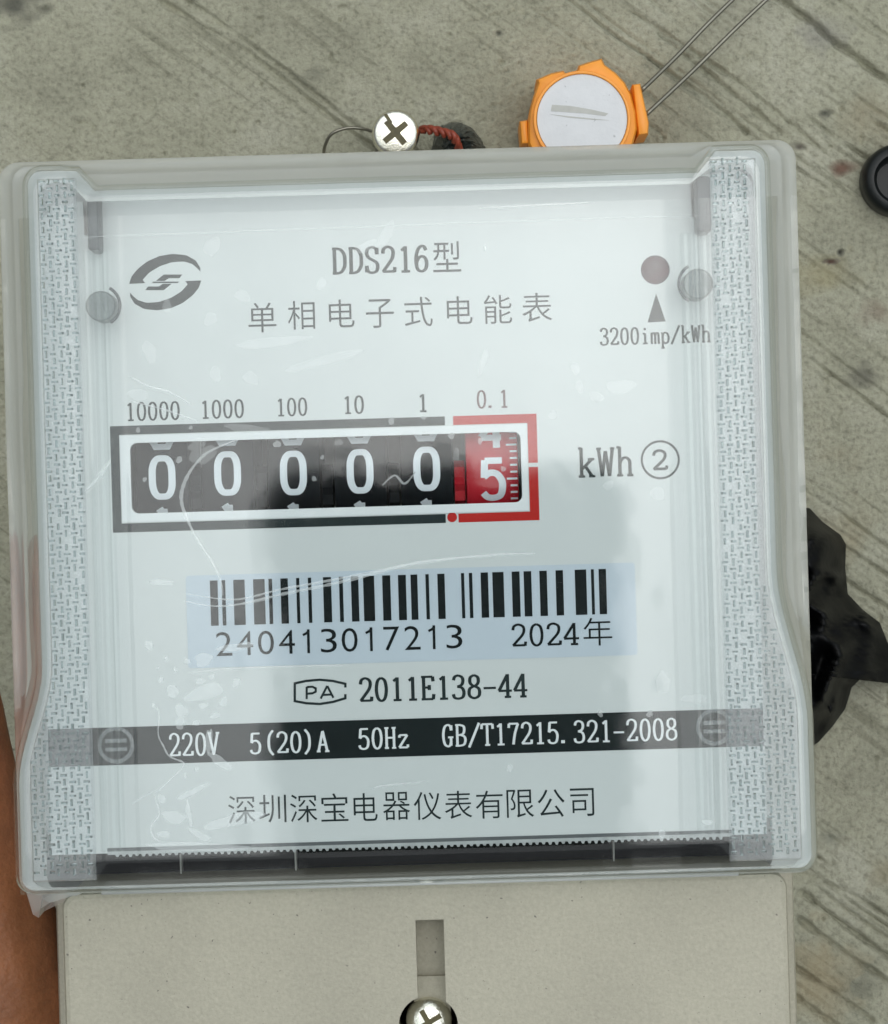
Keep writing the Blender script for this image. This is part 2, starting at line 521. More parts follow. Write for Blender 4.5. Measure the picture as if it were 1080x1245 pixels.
def build_ground():
    def axis(half, step):
        core = np.arange(-half, half+step*0.5, step)
        far = half + np.array([6, 20, 60, 200, 700, 3000, 12000, 60000, 140000.])
        return np.concatenate([-far[::-1], core, far])
    xs, ys = axis(104, 0.30), axis(118, 0.30)
    X, Y = np.meshgrid(xs, ys, indexing='ij')
    inside = (np.abs(X) <= 105) & (np.abs(Y) <= 119)
    Xc, Yc = np.clip(X, -130, 130), np.clip(Y, -140, 140)
    # broom direction: down to the right in the picture
    ang = R(-37.5)
    along = Xc*math.cos(ang)+Yc*math.sin(ang)
    s = -Xc*math.sin(ang)+Yc*math.cos(ang)
    s = s + 1.5*(vnoise(Xc, Yc, 35, 1)-0.5) + 0.5*(vnoise(Xc, Yc, 7, 2)-0.5)
    prof_s = np.arange(-200, 200, 0.05)
    prof = np.zeros_like(prof_s)
    p = -190.0
    while p < 190:
        w = rng.uniform(0.22, 0.45); d = rng.uniform(0.2, 1.1)
        prof -= d*np.exp(-((prof_s-p)/w)**2)
        p += rng.choice([rng.uniform(1.1, 2.0), rng.uniform(1.5, 3.2), rng.uniform(3, 6)])
    g = np.interp(s, prof_s, prof)
    patch = np.clip((vnoise(along*0.22, s*1.0, 9, 3)-0.36)*3.0, 0, 1) * np.clip((vnoise(along, s*2.4, 5, 4)-0.15)*2.2, 0.1, 1)
    patch *= np.clip((vnoise(Xc, Yc, 42, 15)-0.30)*3.2, 0.12, 1)
    z = g*patch*1.7
    z += 0.45*(vnoise(Xc, Yc, 14, 5)-0.5) + 0.25*(vnoise(Xc, Yc, 3.2, 6)-0.5) + 0.16*(vnoise(Xc, Yc, 1.1, 7)-0.5)
    pits = vnoise(Xc, Yc, 1.9, 8)*vnoise(Xc, Yc, 0.9, 9)
    z -= 2.6*np.clip(pits-0.58, 0, 1)
    z += 0.12*(rng.random(X.shape)-0.5)
    stain = np.zeros(X.shape+(4,)); stain[..., 3] = 1
    fac = np.zeros(X.shape)
    cr = [P(*q, 0) for q in ((935, -12), (962, 8), (978, 20), (992, 30), (1004, 42), (1020, 56), (1040, 68), (1058, 82), (1090, 104))]
    dcr = seg_dist(Xc, Yc, cr) + 0.6*(vnoise(Xc, Yc, 1.5, 10)-0.5)
    z -= 2.4*np.exp(-(np.clip(dcr, 0, 9)/0.6)**2)
    for pts, dep, w in ((((185, -5), (300, 62), (400, 140), (460, 182)), 0.8, 0.45), (((215, -8), (330, 72), (440, 160)), 0.6, 0.4),
                        (((800, 40), (880, 105), (950, 160)), 0.9, 0.45), (((790, 72), (860, 118), (908, 160)), 0.9, 0.45),
                        (((770, 15), (900, 100), (1010, 190)), 0.7, 0.4), (((975, 1085), (1030, 1128), (1090, 1170)), 1.1, 0.55),
                        (((972, 1118), (1030, 1160), (1090, 1200)), 1.3, 0.6), (((970, 1060), (1020, 1080), (1090, 1120)), 0.8, 0.5),
                        (((965, 1175), (1020, 1210), (1060, 1240)), 1.0, 0.5), (((965, 1210), (1000, 1235), (1030, 1255)), 1.0, 0.45)):
        dd = seg_dist(Xc, Yc, [P(*q, 0) for q in pts]) + 0.7*(vnoise(Xc, Yc, 2.5, 12)-0.5)
        z -= 1.7*dep*np.exp(-(np.clip(dd, 0, 9)/(0.85*w))**2)*(0.5+0.7*vnoise(Xc, Yc, 6, 13))
    # stains that are really in the concrete
    wob = 1.0+0.9*(vnoise(Xc, Yc, 2.2, 14)-0.5)
    def spot(px, py, rx, ry, col, a, dig=0.0):
        nonlocal z
        cx, cy, _ = P(px, py, 0)
        d = np.hypot((Xc-cx)/rx, (Yc-cy)/ry)*wob
        f = a*np.clip(1.25-d, 0, 1)
        f = np.clip(f, 0, a)
        take = f > fac
        fac[take] = f[take]
        for k in range(3): stain[..., k][take] = col[k]
        z -= dig*np.exp(-d**2*1.5)
    spot(1004, 137, 1.7, 0.9, (0.05, 0.05, 0.04), 0.8, 0.5)
    spot(973, 178, 1.3, 0.9, (0.06, 0.045, 0.04), 0.8, 0.4)
    spot(1024, 205, 2.2, 1.6, (0.16, 0.08, 0.055), 0.9, 0.3)
    spot(1010, 318, 1.6, 0.6, (0.08, 0.04, 0.028), 0.95, 0.3)
    spot(1022, 306, 0.75, 0.75, (0.02, 0.018, 0.015), 0.95, 0.8)
    spot(998, 335, 6.0, 4.0, (0.30, 0.26, 0.13), 0.5)
    spot(1052, 458, 3.4, 2.1, (0.13, 0.125, 0.10), 0.65, 0.1)
    spot(1070, 380, 3.0, 2.5, (0.21, 0.15, 0.11), 0.5)
    spot(15, 5, 5.0, 3.0, (0.06, 0.06, 0.05), 0.8, 0.6)
    spot(55, 10, 2.0, 1.0, (0.08, 0.08, 0.06), 0.7, 0.3)
    spot(607, 40, 0.8, 0.8, (0.05, 0.05, 0.04), 0.9, 0.4)
    spot(1050, 1200, 3.0, 2.0, (0.12, 0.12, 0.09), 0.4, 0.3)
    spot(995, 1190, 7.0, 9.0, (0.34, 0.26, 0.14), 0.45)
    spot(1078, 1060, 4.0, 3.0, (0.24, 0.20, 0.12), 0.5)
    spot(385, 90, 2.5, 1.6, (0.17, 0.17, 0.13), 0.5)
    spot(1010, 1020, 3.0, 2.0, (0.15, 0.16, 0.13), 0.45, 0.3)
    spot(1000, 40, 5.0, 4.0, (0.23, 0.22, 0.22), 0.4)
    z = np.where(inside, z, 0.0)
    nx, ny = X.shape
    v = np.stack([X, Y, z], -1).reshape(-1, 3)/1000
    i = np.arange(nx*ny).reshape(nx, ny)
    f = np.stack([i[:-1, :-1], i[1:, :-1], i[1:, 1:], i[:-1, 1:]], -1).reshape(-1, 4)
    me = bpy.data.meshes.new('ground')
    me.vertices.add(len(v)); me.vertices.foreach_set('co', v.ravel())
    me.loops.add(f.size); me.loops.foreach_set('vertex_index', f.ravel().astype(np.int32))
    me.polygons.add(len(f)); me.polygons.foreach_set('loop_start', np.arange(0, f.size, 4, dtype=np.int32))
    me.update(); me.validate()
    stain[..., 3] = fac
    at = me.color_attributes.new('stain', 'FLOAT_COLOR', 'POINT')
    # Fac of a colour attribute is its grey value, so the strength rides in alpha and the colour in rgb
    at.data.foreach_set('color', stain.reshape(-1).astype(np.float32))
    me.shade_smooth()
    o = link('ground', me, M['concrete'], None)
    o['kind'] = 'structure'
    # use alpha as the mixing factor
    nt = M['concrete'].node_tree
    an = next(q for q in nt.nodes if q.type == 'ATTRIBUTE')
    for lk in list(nt.links):
        if lk.from_node == an and lk.from_socket.name == 'Fac':
            to = lk.to_socket; nt.links.remove(lk); nt.links.new(an.outputs['Alpha'], to)
build_ground()

# ------------------------------------------------------------------ pen lettering
def arc(cx, cy, rx, ry, a0, a1, n=14):
    return [(cx+rx*math.cos(R(a0+(a1-a0)*k/n)), cy+ry*math.sin(R(a0+(a1-a0)*k/n))) for k in range(n+1)]
def sm(*p): return [(q[0], q[1]) for q in smooth_path([(a, b, 0) for a, b in p], 5)]
def G0(): return [sm((.5, 1), (.27, .87), (.18, .5), (.27, .13), (.5, 0), (.73, .13), (.82, .5), (.73, .87), (.5, 1))]
GL = {
 '0': G0(), '1': [[(.53, 0), (.53, 1)], [(.28, .84), (.53, .97)], [(.27, .015), (.79, .015)]],
 '2': [sm((.16, .74), (.22, .92), (.47, 1), (.73, .91), (.79, .73), (.7, .52), (.42, .26), (.14, .02)), [(.14, .03), (.84, .03)], [(.84, .0), (.87, .2)]],
 '3': [sm((.17, .80), (.26, .95), (.48, 1), (.72, .92), (.78, .76), (.68, .59), (.40, .52)), sm((.40, .52), (.71, .46), (.83, .26), (.74, .06), (.46, 0), (.22, .05), (.14, .2))],
 '4': [[(.66, 0), (.66, 1)], [(.66, .98), (.09, .28)], [(.07, .28), (.93, .28)], [(.45, .012), (.87, .012)]],
 '5': [[(.82, .97), (.24, .97)], [(.26, .98), (.2, .52)], sm((.2, .52), (.36, .61), (.6, .61), (.79, .47), (.82, .28), (.73, .07), (.48, 0), (.23, .05), (.15, .18))],
 '6': [sm((.78, .82), (.68, .96), (.5, .99), (.3, .86), (.19, .6), (.18, .32), (.26, .09), (.49, 0), (.73, .09), (.81, .3), (.73, .51), (.52, .59), (.31, .51), (.2, .35))],
 '7': [[(.14, .78), (.17, .97)], [(.15, .97), (.86, .97)], sm((.85, .97), (.6, .5), (.47, 0))],
 '8': [sm((.5, 1), (.26, .9), (.25, .66), (.5, .53), (.75, .66), (.74, .9), (.5, 1)), sm((.5, .53), (.2, .4), (.19, .12), (.5, 0), (.81, .12), (.8, .4), (.5, .53))],
 'D': [[(.22, 0), (.22, 1)], [(.08, .985), (.4, .985)], [(.08, .015), (.4, .015)], sm((.36, .985), (.62, .93), (.82, .72), (.84, .5), (.82, .28), (.62, .07), (.36, .015))],
 'S': [sm((.79, .72), (.75, .92), (.5, 1), (.25, .93), (.18, .76), (.29, .6), (.55, .49), (.78, .38), (.83, .22), (.74, .06), (.48, 0), (.24, .07), (.16, .28)), [(.8, .98), (.8, .72)], [(.16, .02), (.16, .28)]],
 'E': [[(.24, 0), (.24, 1)], [(.08, .985), (.82, .985)], [(.82, .99), (.85, .78)], [(.24, .52), (.6, .52)], [(.6, .63), (.6, .41)], [(.08, .015), (.84, .015)], [(.84, .0), (.88, .23)]],
 'A': [[(.5, .98), (.17, .0)], [(.5, 1), (.83, 0)], [(.27, .33), (.73, .33)], [(.04, .012), (.32, .012)], [(.66, .012), (.98, .012)]],
 'V': [[(.17, 1), (.5, 0)], [(.83, 1), (.5, .02)], [(.04, .988), (.34, .988)], [(.68, .988), (.97, .988)]],
 'H': [[(.22, 0), (.22, 1)], [(.78, 0), (.78, 1)], [(.22, .51), (.78, .51)], [(.07, .985), (.38, .985)], [(.62, .985), (.93, .985)], [(.07, .015), (.38, .015)], [(.62, .015), (.93, .015)]],
 'z': [[(.2, .62), (.79, .62)], [(.2, .62), (.2, .5)], [(.79, .62), (.17, .02)], [(.17, .02), (.82, .02)], [(.82, .02), (.82, .16)]],
 'G': [sm((.76, .74), (.7, .93), (.5, 1), (.26, .88), (.16, .5), (.26, .12), (.5, 0), (.66, .05), (.74, .2)), [(.74, .03), (.74, .42)], [(.52, .42), (.92, .42)], [(.77, .98), (.77, .74)]],
 'B': [[(.22, 0), (.22, 1)], [(.08, .985), (.45, .985)], [(.08, .015), (.45, .015)], sm((.42, .985), (.7, .92), (.76, .76), (.68, .58), (.45, .52), (.22, .52)), sm((.45, .52), (.75, .44), (.83, .26), (.72, .07), (.42, .015))],
 'T': [[(.5, 0), (.5, 1)], [(.1, .985), (.9, .985)], [(.1, .99), (.07, .76)], [(.9, .99), (.93, .76)], [(.32, .012), (.7, .012)]],
 '/': [[(.1, -.08), (.9, 1.06)]], '-': [[(.1, .42), (.9, .42)]], '.': [[(.2, -.01), (.2, .13)], [(.28, -.01), (.28, .13)]],
 '(': [sm((.82, 1.1), (.55, .85), (.48, .5), (.55, .15), (.82, -.1))], ')': [sm((.18, 1.1), (.45, .85), (.52, .5), (.45, .15), (.18, -.1))],
 'k': [[(.24, 0), (.24, 1.04)], [(.08, 1.02), (.24, 1.02)], [(.78, .62), (.26, .27)], [(.42, .40), (.8, 0)], [(.58, .625), (.92, .625)], [(.08, .015), (.42, .015)], [(.62, .015), (.95, .015)]],
 'W': [[(.14, 1), (.31, 0)], [(.31, 0), (.5, .9)], [(.5, .9), (.69, 0)], [(.69, 0), (.87, 1)], [(.03, .988), (.28, .988)], [(.74, .988), (.98, .988)]],
 'h': [[(.24, 0), (.24, 1.04)], [(.08, 1.02), (.24, 1.02)], sm((.24, .46), (.4, .62), (.6, .64), (.75, .52), (.76, .3), (.76, 0)), [(.08, .015), (.4, .015)], [(.6, .015), (.93, .015)]],
 'i': [[(.52, 0), (.52, .62)], [(.3, .61), (.52, .61)], [(.28, .015), (.76, .015)], [(.5, .82), (.5, .96)]],
 'm': [[(.16, 0), (.16, .62)], sm((.16, .5), (.3, .63), (.46, .6), (.5, .4), (.5, 0)), sm((.5, .5), (.64, .63), (.8, .6), (.84, .4), (.84, 0)), [(.05, .61), (.16, .61)], [(.05, .015), (.28, .015)], [(.4, .015), (.6, .015)], [(.74, .015), (.96, .015)]],
 'p': [[(.24, -.3), (.24, .62)], [(.08, .61), (.24, .61)], sm((.24, .48), (.45, .64), (.72, .56), (.82, .3), (.72, .06), (.46, 0), (.24, .14)), [(.08, -.285), (.42, -.285)]],
}
ZJ = [0]
def latin(mb, text, pl, pr, cap, z, wx=0.17, wy=0.09, bold=1.0):
    """half-width serif lettering; pl, pr = photograph pixels of the baseline's ends, cap = cap height in pixels"""
    x0, y0, _ = P(*pl, z); x1, y1, _ = P(*pr, z)
    y = 0.5*(y0+y1)
    n = len(text); cw = (x1-x0)/n; h = cap*(ZC-z)/F
    nx, ny = wx*cw*bold*1.1, wy*cw*1.5*bold
    for i, ch in enumerate(text):
        for st in GL.get(ch, []):
            ZJ[0] = (ZJ[0]+1) % 7
            pts = [(x0+(i+q[0])*cw, y+q[1]*h) for q in st]
            mb.ribbon(pts, nx, ny, z + 0.004*ZJ[0])

def glyph_mesh(ch, thin=0.0):
    cu = bpy.data.curves.new('glyph', 'FONT'); cu.body = ch; cu.size = 1.0; cu.offset = thin; cu.resolution_u = 4
    ob = bpy.data.objects.new('glyph', cu); C.objects.link(ob)
    dg = bpy.context.evaluated_depsgraph_get(); dg.update()
    me = bpy.data.meshes.new_from_object(ob.evaluated_get(dg))
    vs = [(v.co.x, v.co.y) for v in me.vertices]; fs = [tuple(p.vertices) for p in me.polygons]
    bpy.data.objects.remove(ob); bpy.data.curves.remove(cu); bpy.data.meshes.remove(me)
    return vs, fs
GC = {}
def glyph(mb, ch, cx, cy, w, h, z, thin=0.0, fit='em'):
    """outline character centred on a photograph pixel; w, h in pixels"""
    if (ch, thin) not in GC: GC[(ch, thin)] = glyph_mesh(ch, thin)
    vs, fs = GC[(ch, thin)]
    if not vs: return
    k = (ZC-z)/F
    X, Y, _ = P(cx, cy, z)
    xs = [v[0] for v in vs]; ys = [v[1] for v in vs]
    sx = w*k/(max(xs)-min(xs)); sy = h*k/(max(ys)-min(ys))
    mx, my = (max(xs)+min(xs))/2, (max(ys)+min(ys))/2
    mb.add([(X+(v[0]-mx)*sx, Y+(v[1]-my)*sy, z) for v in vs], fs)

def plist(pts, z): return [P(x, y, z)[:2] for x, y in pts]

# ------------------------------------------------------------------ the meter
meter = empty('electricity_meter', A(-40, 100, 90), 'single phase electricity meter with clear cover and white name plate reading 00000.5', 'meter')

# base moulding
ZB0, ZB1 = 90.0, 112.0
k = lambda z: (ZC-z)/F
mb = MB()
mb.prism(rrect(U(-487, ZB1), U(412, ZB1), -U(800, ZB1), -U(-420, ZB1), 4), ZB0, ZB1, bev=1.0)
mb.build('base', M['base'], meter, angle=35)

mb = MB()
plate(mb, rrect(U(-525, 131), U(436, 131), -U(448.5, 131), -U(-436, 131), 3), [rrect(U(-496, 131), U(388, 131), -U(447, 131), -U(-407, 131), 2)], ZB1-2, 130.6)
mb.build('base_flange', M['flange'], meter, angle=35)

# terminal cover below the clear lid, with its keyhole slot
ZT = 142.0
def slot_outline(grow=0.0):
    s = []
    c = P(521, 1247, ZT); r = 36*k(ZT)
    pl, pr = P(503.5, 1119, ZT), P(537, 1118, ZT)
    yt = pl[1]
    x0, x1 = pl[0]+0.2, pr[0]+0.3
    a0 = math.acos((x1-c[0])/r); a1 = math.acos((x0-c[0])/r)
    pts = [(x1, yt), (x0, yt)]
    n = 40
    for i in range(n+1):
        a = a1 + (2*math.pi-a1+a0)*i/n
        pts.append((c[0]+r*math.cos(a), c[1]+r*math.sin(a)))
    return pts, c, r, (x0, x1, yt)
so, sc_, sr_, sx_ = slot_outline()
mb = MB()
tx0, tx1, ty0, ty1 = U(-479, ZT), U(404, ZT), -U(800, ZT), -U(450.5, ZT)
outer = rrect(tx0, tx1, ty0, ty1, 2.2)
plate(mb, offset(ccw(outer), -0.8), [so], ZT-9, ZT)
n0 = len(outer); ro = ccw(outer); ri = offset(ro, -0.8)
ring = [(ro, ZB1+0.2), (ro, ZT-0.8), (offset(ro, -0.24), ZT-0.24), (ri, ZT)]
vs = [(x, y, z) for pl, z in ring for x, y in pl]
fs = [(a*n0+i, a*n0+(i+1) % n0, (a+1)*n0+(i+1) % n0, (a+1)*n0+i) for a in range(3) for i in range(n0)]
mb.add(vs, fs)
tcov = mb.build('terminal_cover', M['base'], meter, angle=30)
mb = MB()
mb.box(sx_[0]-0.6, sx_[1]+0.6, sc_[1]+sr_*0.8, sx_[2]+0.6, ZT-7.2, ZT-5.2)
mb.box(sx_[0]-0.6, sx_[1]+0.6, sc_[1]-sr_-1, P(521, 1193, ZT)[1], ZT-8.9, ZT-4.2)
mb.build('slot_floor', M['base'], tcov)
mb = MB()
mb.lathe([(0.05, 1.5), (1.2, 1.5), (2.3, 1.2), (3.0, 0.6), (3.25, 0), (3.25, -3)], (sc_[0]+0.05, sc_[1]+0.1, ZT-3.6), 40)
scw = mb.build('cover_screw', M['steel'], tcov, angle=50)
mb = MB()
for a in (0.5, 0.5+math.pi/2):
    dx, dy = math.cos(a), math.sin(a)
    mb.prism([(sc_[0]+dx*2-dy*.35, sc_[1]+dy*2+dx*.35), (sc_[0]-dx*2-dy*.35, sc_[1]-dy*2+dx*.35), (sc_[0]-dx*2+dy*.35, sc_[1]-dy*2-dx*.35), (sc_[0]+dx*2+dy*.35, sc_[1]+dy*2-dx*.35)], ZT-3.2, ZT-2.0+0.003*a)
mb.build('cross_recess', M['recess'], scw)

# tray that carries the name plate
mb = MB()
mb.prism(rrect(U(-470, 137), U(370, 137), -U(404, 137), -U(-392, 137), 2), ZB1+0.65, 116)
mb.build('inner_floor', M['pale_plastic'], meter)

# name plate with the counter window cut out
wx0, wy1, _ = P(157, 533, ZL); wx1, wy0, _ = P(636, 616, ZL)
pw = [P(158, 540.5, ZL), P(632, 523, ZL), P(636, 609, ZL), P(161, 626, ZL)]
WX0 = (pw[0][0]+pw[3][0])/2; WX1 = (pw[1][0]+pw[2][0])/2; WY1 = (pw[0][1]+pw[1][1])/2; WY0 = (pw[2][1]+pw[3][1])/2
X0, X1, Y0, Y1 = U(-490, ZL), U(381, ZL), -U(403, ZL), -U(-401, ZL)
def notch(px0, px1, depth_px):
    return P(px0, 0, ZL)[0], P(px1, 0, ZL)[0]
outer = [(X0+3, Y1-1.8), (X0+1, Y1-4), (X0, Y1-7), (X0, Y0), (X1, Y0), (X1, Y1-4), (X1-1, Y1-1.4), (X1-3, Y1),
         (A(326, 0, ZL)[0], Y1), (A(325, 0, ZL)[0], Y1-6), (A(312, 0, ZL)[0], Y1-6), (A(311, 0, ZL)[0], Y1),
         (A(-408, 0, ZL)[0], Y1), (A(-409, 0, ZL)[0], Y1-6), (A(-427, 0, ZL)[0], Y1-6), (A(-428, 0, ZL)[0], Y1-1.2)]
mb = MB()
plate(mb, outer, [rrect(WX0, WX1, WY0, WY1, 1.0)], ZL-1.0, ZL)
np_ = mb.build('name_plate', M['plate'], meter)
mb = MB()
plate(mb, rrect(U(-495, 138), U(387, 138), -U(394, 138), -U(-406, 138), 3), [rrect(WX0-1.6, WX1+1.6, WY0-6.2, WY1+6.2, 1.0)], 136.4, 138.2)
mb.build('plate_shelf', M['pale_plastic'], meter)
# walls that carry the plate
mb = MB()
for (xa, xb) in ((X0+1, X0+2.5), (X1-2.5, X1-1)):
    mb.box(xa, xb, Y0+1, Y1-7, 116, 136.38)
mb.box(X0+2.5, X1-2.5, Y0+0.6, Y0+2.0, 116, 136.38)
mb.box(X0+2.5, X1-2.5, Y1-9, Y1-7.6, 116, 136.38)
mb.build('plate_support', M['pale_plastic'], meter)
# saw-toothed lower lip of the plate
mb = MB()
x = X0+9
while x < X1-6:
    h_ = random.uniform(0.32, 0.5)
    mb.prism([(x, Y0-0.15), (x+0.22, Y0-0.15-h_), (x+0.5, Y0-0.15-h_), (x+0.66, Y0-0.15)], ZL-1.0, ZL-0.1)
    x += 0.93
mb.box(X0+8, X1-5, Y0-0.2, Y0+0.25, ZL+0.01, ZL+0.12)
o = mb.build('saw_tooth_lip', M['lip'], np_)
mb = MB()
mb.box(X0+8, X1-5, Y0+0.27, Y0+0.75, ZL+0.012, ZL+0.10)
mb.build('lip_line', M['clip'], np_)
# black block standing in for the shaded gap under the lid's lower wall
mb = MB()
zb = 121.0
mb.box(U(-436, zb), U(352, zb), -U(470, zb), -U(400, zb), ZB1+0.1, zb)
part = mb.build('dark_gap_block', M['dark'], meter)
for px in (222, 361, 746):
    q = P(px, 1058, zb)
    mb = MB(); mb.box(q[0]-0.12, q[0]+0.12, -U(456, zb), -U(404, zb), zb, zb+2.5)
    mb.build('divider', M['flange'], part)

# dark band across the plate, print
Z1, Z2, Z3 = ZL+0.03, ZL+0.07, ZL+0.11
b0 = [P(110, 885.5, Z1), P(870, 862.5, Z1)]; b1 = [P(110, 931, Z1), P(870, 909, Z1)]
BY1 = (b0[0][1]+b0[1][1])/2; BY0 = (b1[0][1]+b1[1][1])/2
mb = MB(); mb.box(X0+0.05, X1-0.05, BY0, BY1, ZL-0.5, Z1)
band = mb.build('dark_band', M['band'], np_)

mb = MB()
latin(mb, '220V', (205, 919), (268, 918), 27, Z2, bold=1.05)
latin(mb, '5(20)A', (303, 917), (401, 913), 25, Z2, bold=1.05)
latin(mb, '50Hz', (435, 911), (499, 909), 25, Z2, bold=1.05)
latin(mb, 'GB/T17215.321-2008', (537, 908), (825, 899), 26, Z2, bold=1.05)
mb.build('rating_lettering', M['white'], band)

mb = MB()
latin(mb, 'DDS216', (403, 333), (523, 329.5), 31, Z1, wx=.2, wy=.1)
glyph(mb, '型', 543.5, 312, 34, 37, Z1, -0.002)
mb.build('model_lettering', M['ink'], np_)
mb = MB()
for ch, x, y, w, h in (('单', 319, 386, 34, 36), ('相', 366.5, 383, 33, 35), ('电', 415.5, 381, 31, 34), ('子', 462, 381, 34, 35),
                       ('式', 509, 379, 34, 36), ('电', 559, 377, 31, 34), ('能', 605.5, 376, 34, 35), ('表', 653, 373.5, 36, 35)):
    glyph(mb, ch, x, y, w, h, Z1, -0.004)
mb.build('title_lettering', M['ink'], np_)
mb = MB()
for i, ch in enumerate('深圳深宝电器仪表有限公司'):
    f = i/11
    glyph(mb, ch, 294+f*(708-294), 984.5-f*8.5-(0.5 if i % 2 else 0), 33 if ch not in '电司' else 29, 34, Z1, -0.004)
mb.build('company_lettering', M['ink'], np_)
mb = MB()
latin(mb, '3200imp/kWh', (729, 419.5), (865, 415.5), 20, Z1, wx=.2, wy=.11)
mb.build('pulse_lettering', M['ink'], np_)
mb = MB()
for s, a, b, h in (('10000', (152, 511.5), (220, 509.5), 21.5), ('1000', (243, 509), (298, 507), 21.5), ('100', (335, 506), (375, 504.5), 21), ('10', (416, 503), (444, 502), 21), ('1', (507, 500.5), (522, 500), 21)):
    latin(mb, s, a, b, h, Z1, wx=.18, wy=.1)
mb.build('scale_lettering', M['ink'], np_)
mb = MB()
latin(mb, 'kWh', (702, 580), (772, 578), 34, Z1, wx=.16, wy=.085)
cx, cy, _ = P(803, 559, Z1)
mb.ribbon(circle(cx, cy, 22.5*k(Z1), 48), 2.6*k(Z1), 2.6*k(Z1), Z1, closed=True)
latin(mb, '2', (792, 571), (814, 570.5), 23, Z1+0.03, wx=.15, wy=.1)
mb.build('unit_lettering', M['ink'], np_)
mb = MB()
latin(mb, '2011E138-44', (436, 853), (643, 847), 28, Z1, wx=.2, wy=.1)
# metrology mark
pa = [(420, 836), (420, 831.5), (405, 828), (389, 826.5), (372, 828), (358.5, 831), (358.5, 852.5), (372, 855), (389, 856), (405, 853.5), (420, 849), (420, 844)]
mb.ribbon(plist(pa, Z1), 3*k(Z1), 3*k(Z1), Z1+0.01)
for st in ([(373, 850), (373, 835)], [(373, 835.5), (380, 835), (384, 837), (384, 841), (380, 843), (373, 843.5)],
           [(390, 849.5), (398, 834)], [(398, 834), (405.5, 848.5)], [(393, 845), (403, 844.5)]):
    ZJ[0] = (ZJ[0]+1) % 7
    mb.ribbon(plist(st, Z1), 2.7*k(Z1), 2.7*k(Z1), Z1+0.004*ZJ[0])
mb.build('approval_lettering', M['ink'], np_)
mb = MB(); latin(mb, '0.1', (579, 496), (620, 495), 21, Z1, wx=.18, wy=.1)
M['brown_ink'] = opaque('brownish_ink', (0.13, 0.06, 0.06), 0.5, 0.1, 0.6)
mb.build('tenths_lettering', M['brown_ink'], np_)

# emblem: two crescents and a slanted S
def em(q): return P(q[0]/3.375, 150+q[1]/3.375, Z1)[:2]
up = [(530, 658), (540, 628), (565, 597), (605, 566), (655, 544), (710, 535), (765, 541), (803, 562), (822, 592), (822, 608), (812, 596), (790, 577), (755, 566), (705, 569), (655, 586), (612, 612), (585, 642), (596, 655)]
lo = [(678*2-x, 651*2-y) for x, y in up]
a_ = [(672, 620), (748, 620), (736, 635), (692, 635), (676, 646), (640, 646)]
c_ = [(672*2-x, 652*2-y) for x, y in a_]
mb = MB()
for pl in (up, lo, a_, c_, [(624, 655), (628, 649), (734, 649), (730, 655)]):
    mb.prism([em(q) for q in pl], ZL-0.2, Z1)
mb.build('emblem', M['ink'], np_)

# pulse lamp and arrow
c = P(797, 328, ZL); mb = MB()
mb.lathe([(0.03, 0.9), (0.9, 0.75), (1.6, 0.4), (2.05, 0.05), (2.05, -0.5)], c, 36)
mb.build('pulse_lamp', M['led'], meter, smooth=True)
mb = MB(); mb.prism(plist([(798, 357), (809.5, 390.5), (787.5, 392)], Z1), ZL-0.2, Z1)
mb.build('arrow_mark', M['ink'], np_)

# printed frame round the counter
e0 = P(134, 519.5, Z1); e1 = P(137, 649, Z1)
fx0 = (e0[0]+e1[0])/2; fy1 = (e0[1]+P(541, 505, Z1)[1])/2; fy0 = (e1[1]+P(545, 634.5, Z1)[1])/2
fx1 = (P(652.5, 502, Z1)[0]+P(656, 630, Z1)[0])/2
t = 10.8*k(Z1)
xb = P(541, 510, Z1)[0]; xr = P(551, 510, Z1)[0]; xd = P(550, 634, Z1)
mb = MB()
mb.box(fx0, xb, fy1-t, fy1, ZL-0.3, Z1); mb.box(fx0, fx0+t, fy0+t+0.001, fy1-t-0.001, ZL-0.3, Z1); mb.box(fx0, xd[0]-0.9, fy0, fy0+t, ZL-0.3, Z1)
fr = mb.build('counter_frame', M['ink'], np_)
mb = MB()
ym = P(655, 565, Z1)[1]
mb.box(xr, fx1, fy1-t, fy1, ZL-0.3, Z1); mb.box(fx1-t*1.05, fx1, ym+0.3, fy1-t-0.001, ZL-0.3, Z1)
mb.box(fx1-t*1.05, fx1, fy0+t+0.001, ym-0.3, ZL-0.3, Z1); mb.box(xd[0]+0.9, fx1, fy0, fy0+t, ZL-0.3, Z1)
mb.prism(circle(xd[0], fy0+t*0.62, 0.70, 24), ZL-0.3, Z2)
mb.build('tenths_frame', M['red_ink'], np_)
# white inner rim
mb = MB()
rim_o = [(fx0+t+0.15, fy0+t+0.15), (fx1-t-0.2, fy0+t+0.15), (fx1-t-0.2, fy1-t-0.15), (fx0+t+0.15, fy1-t-0.15)]
plate(mb, rim_o, [rrect(WX0, WX1, WY0, WY1, 1.0)], ZL-0.9, Z1+0.25)
mb.build('window_rim', M['white'], np_)

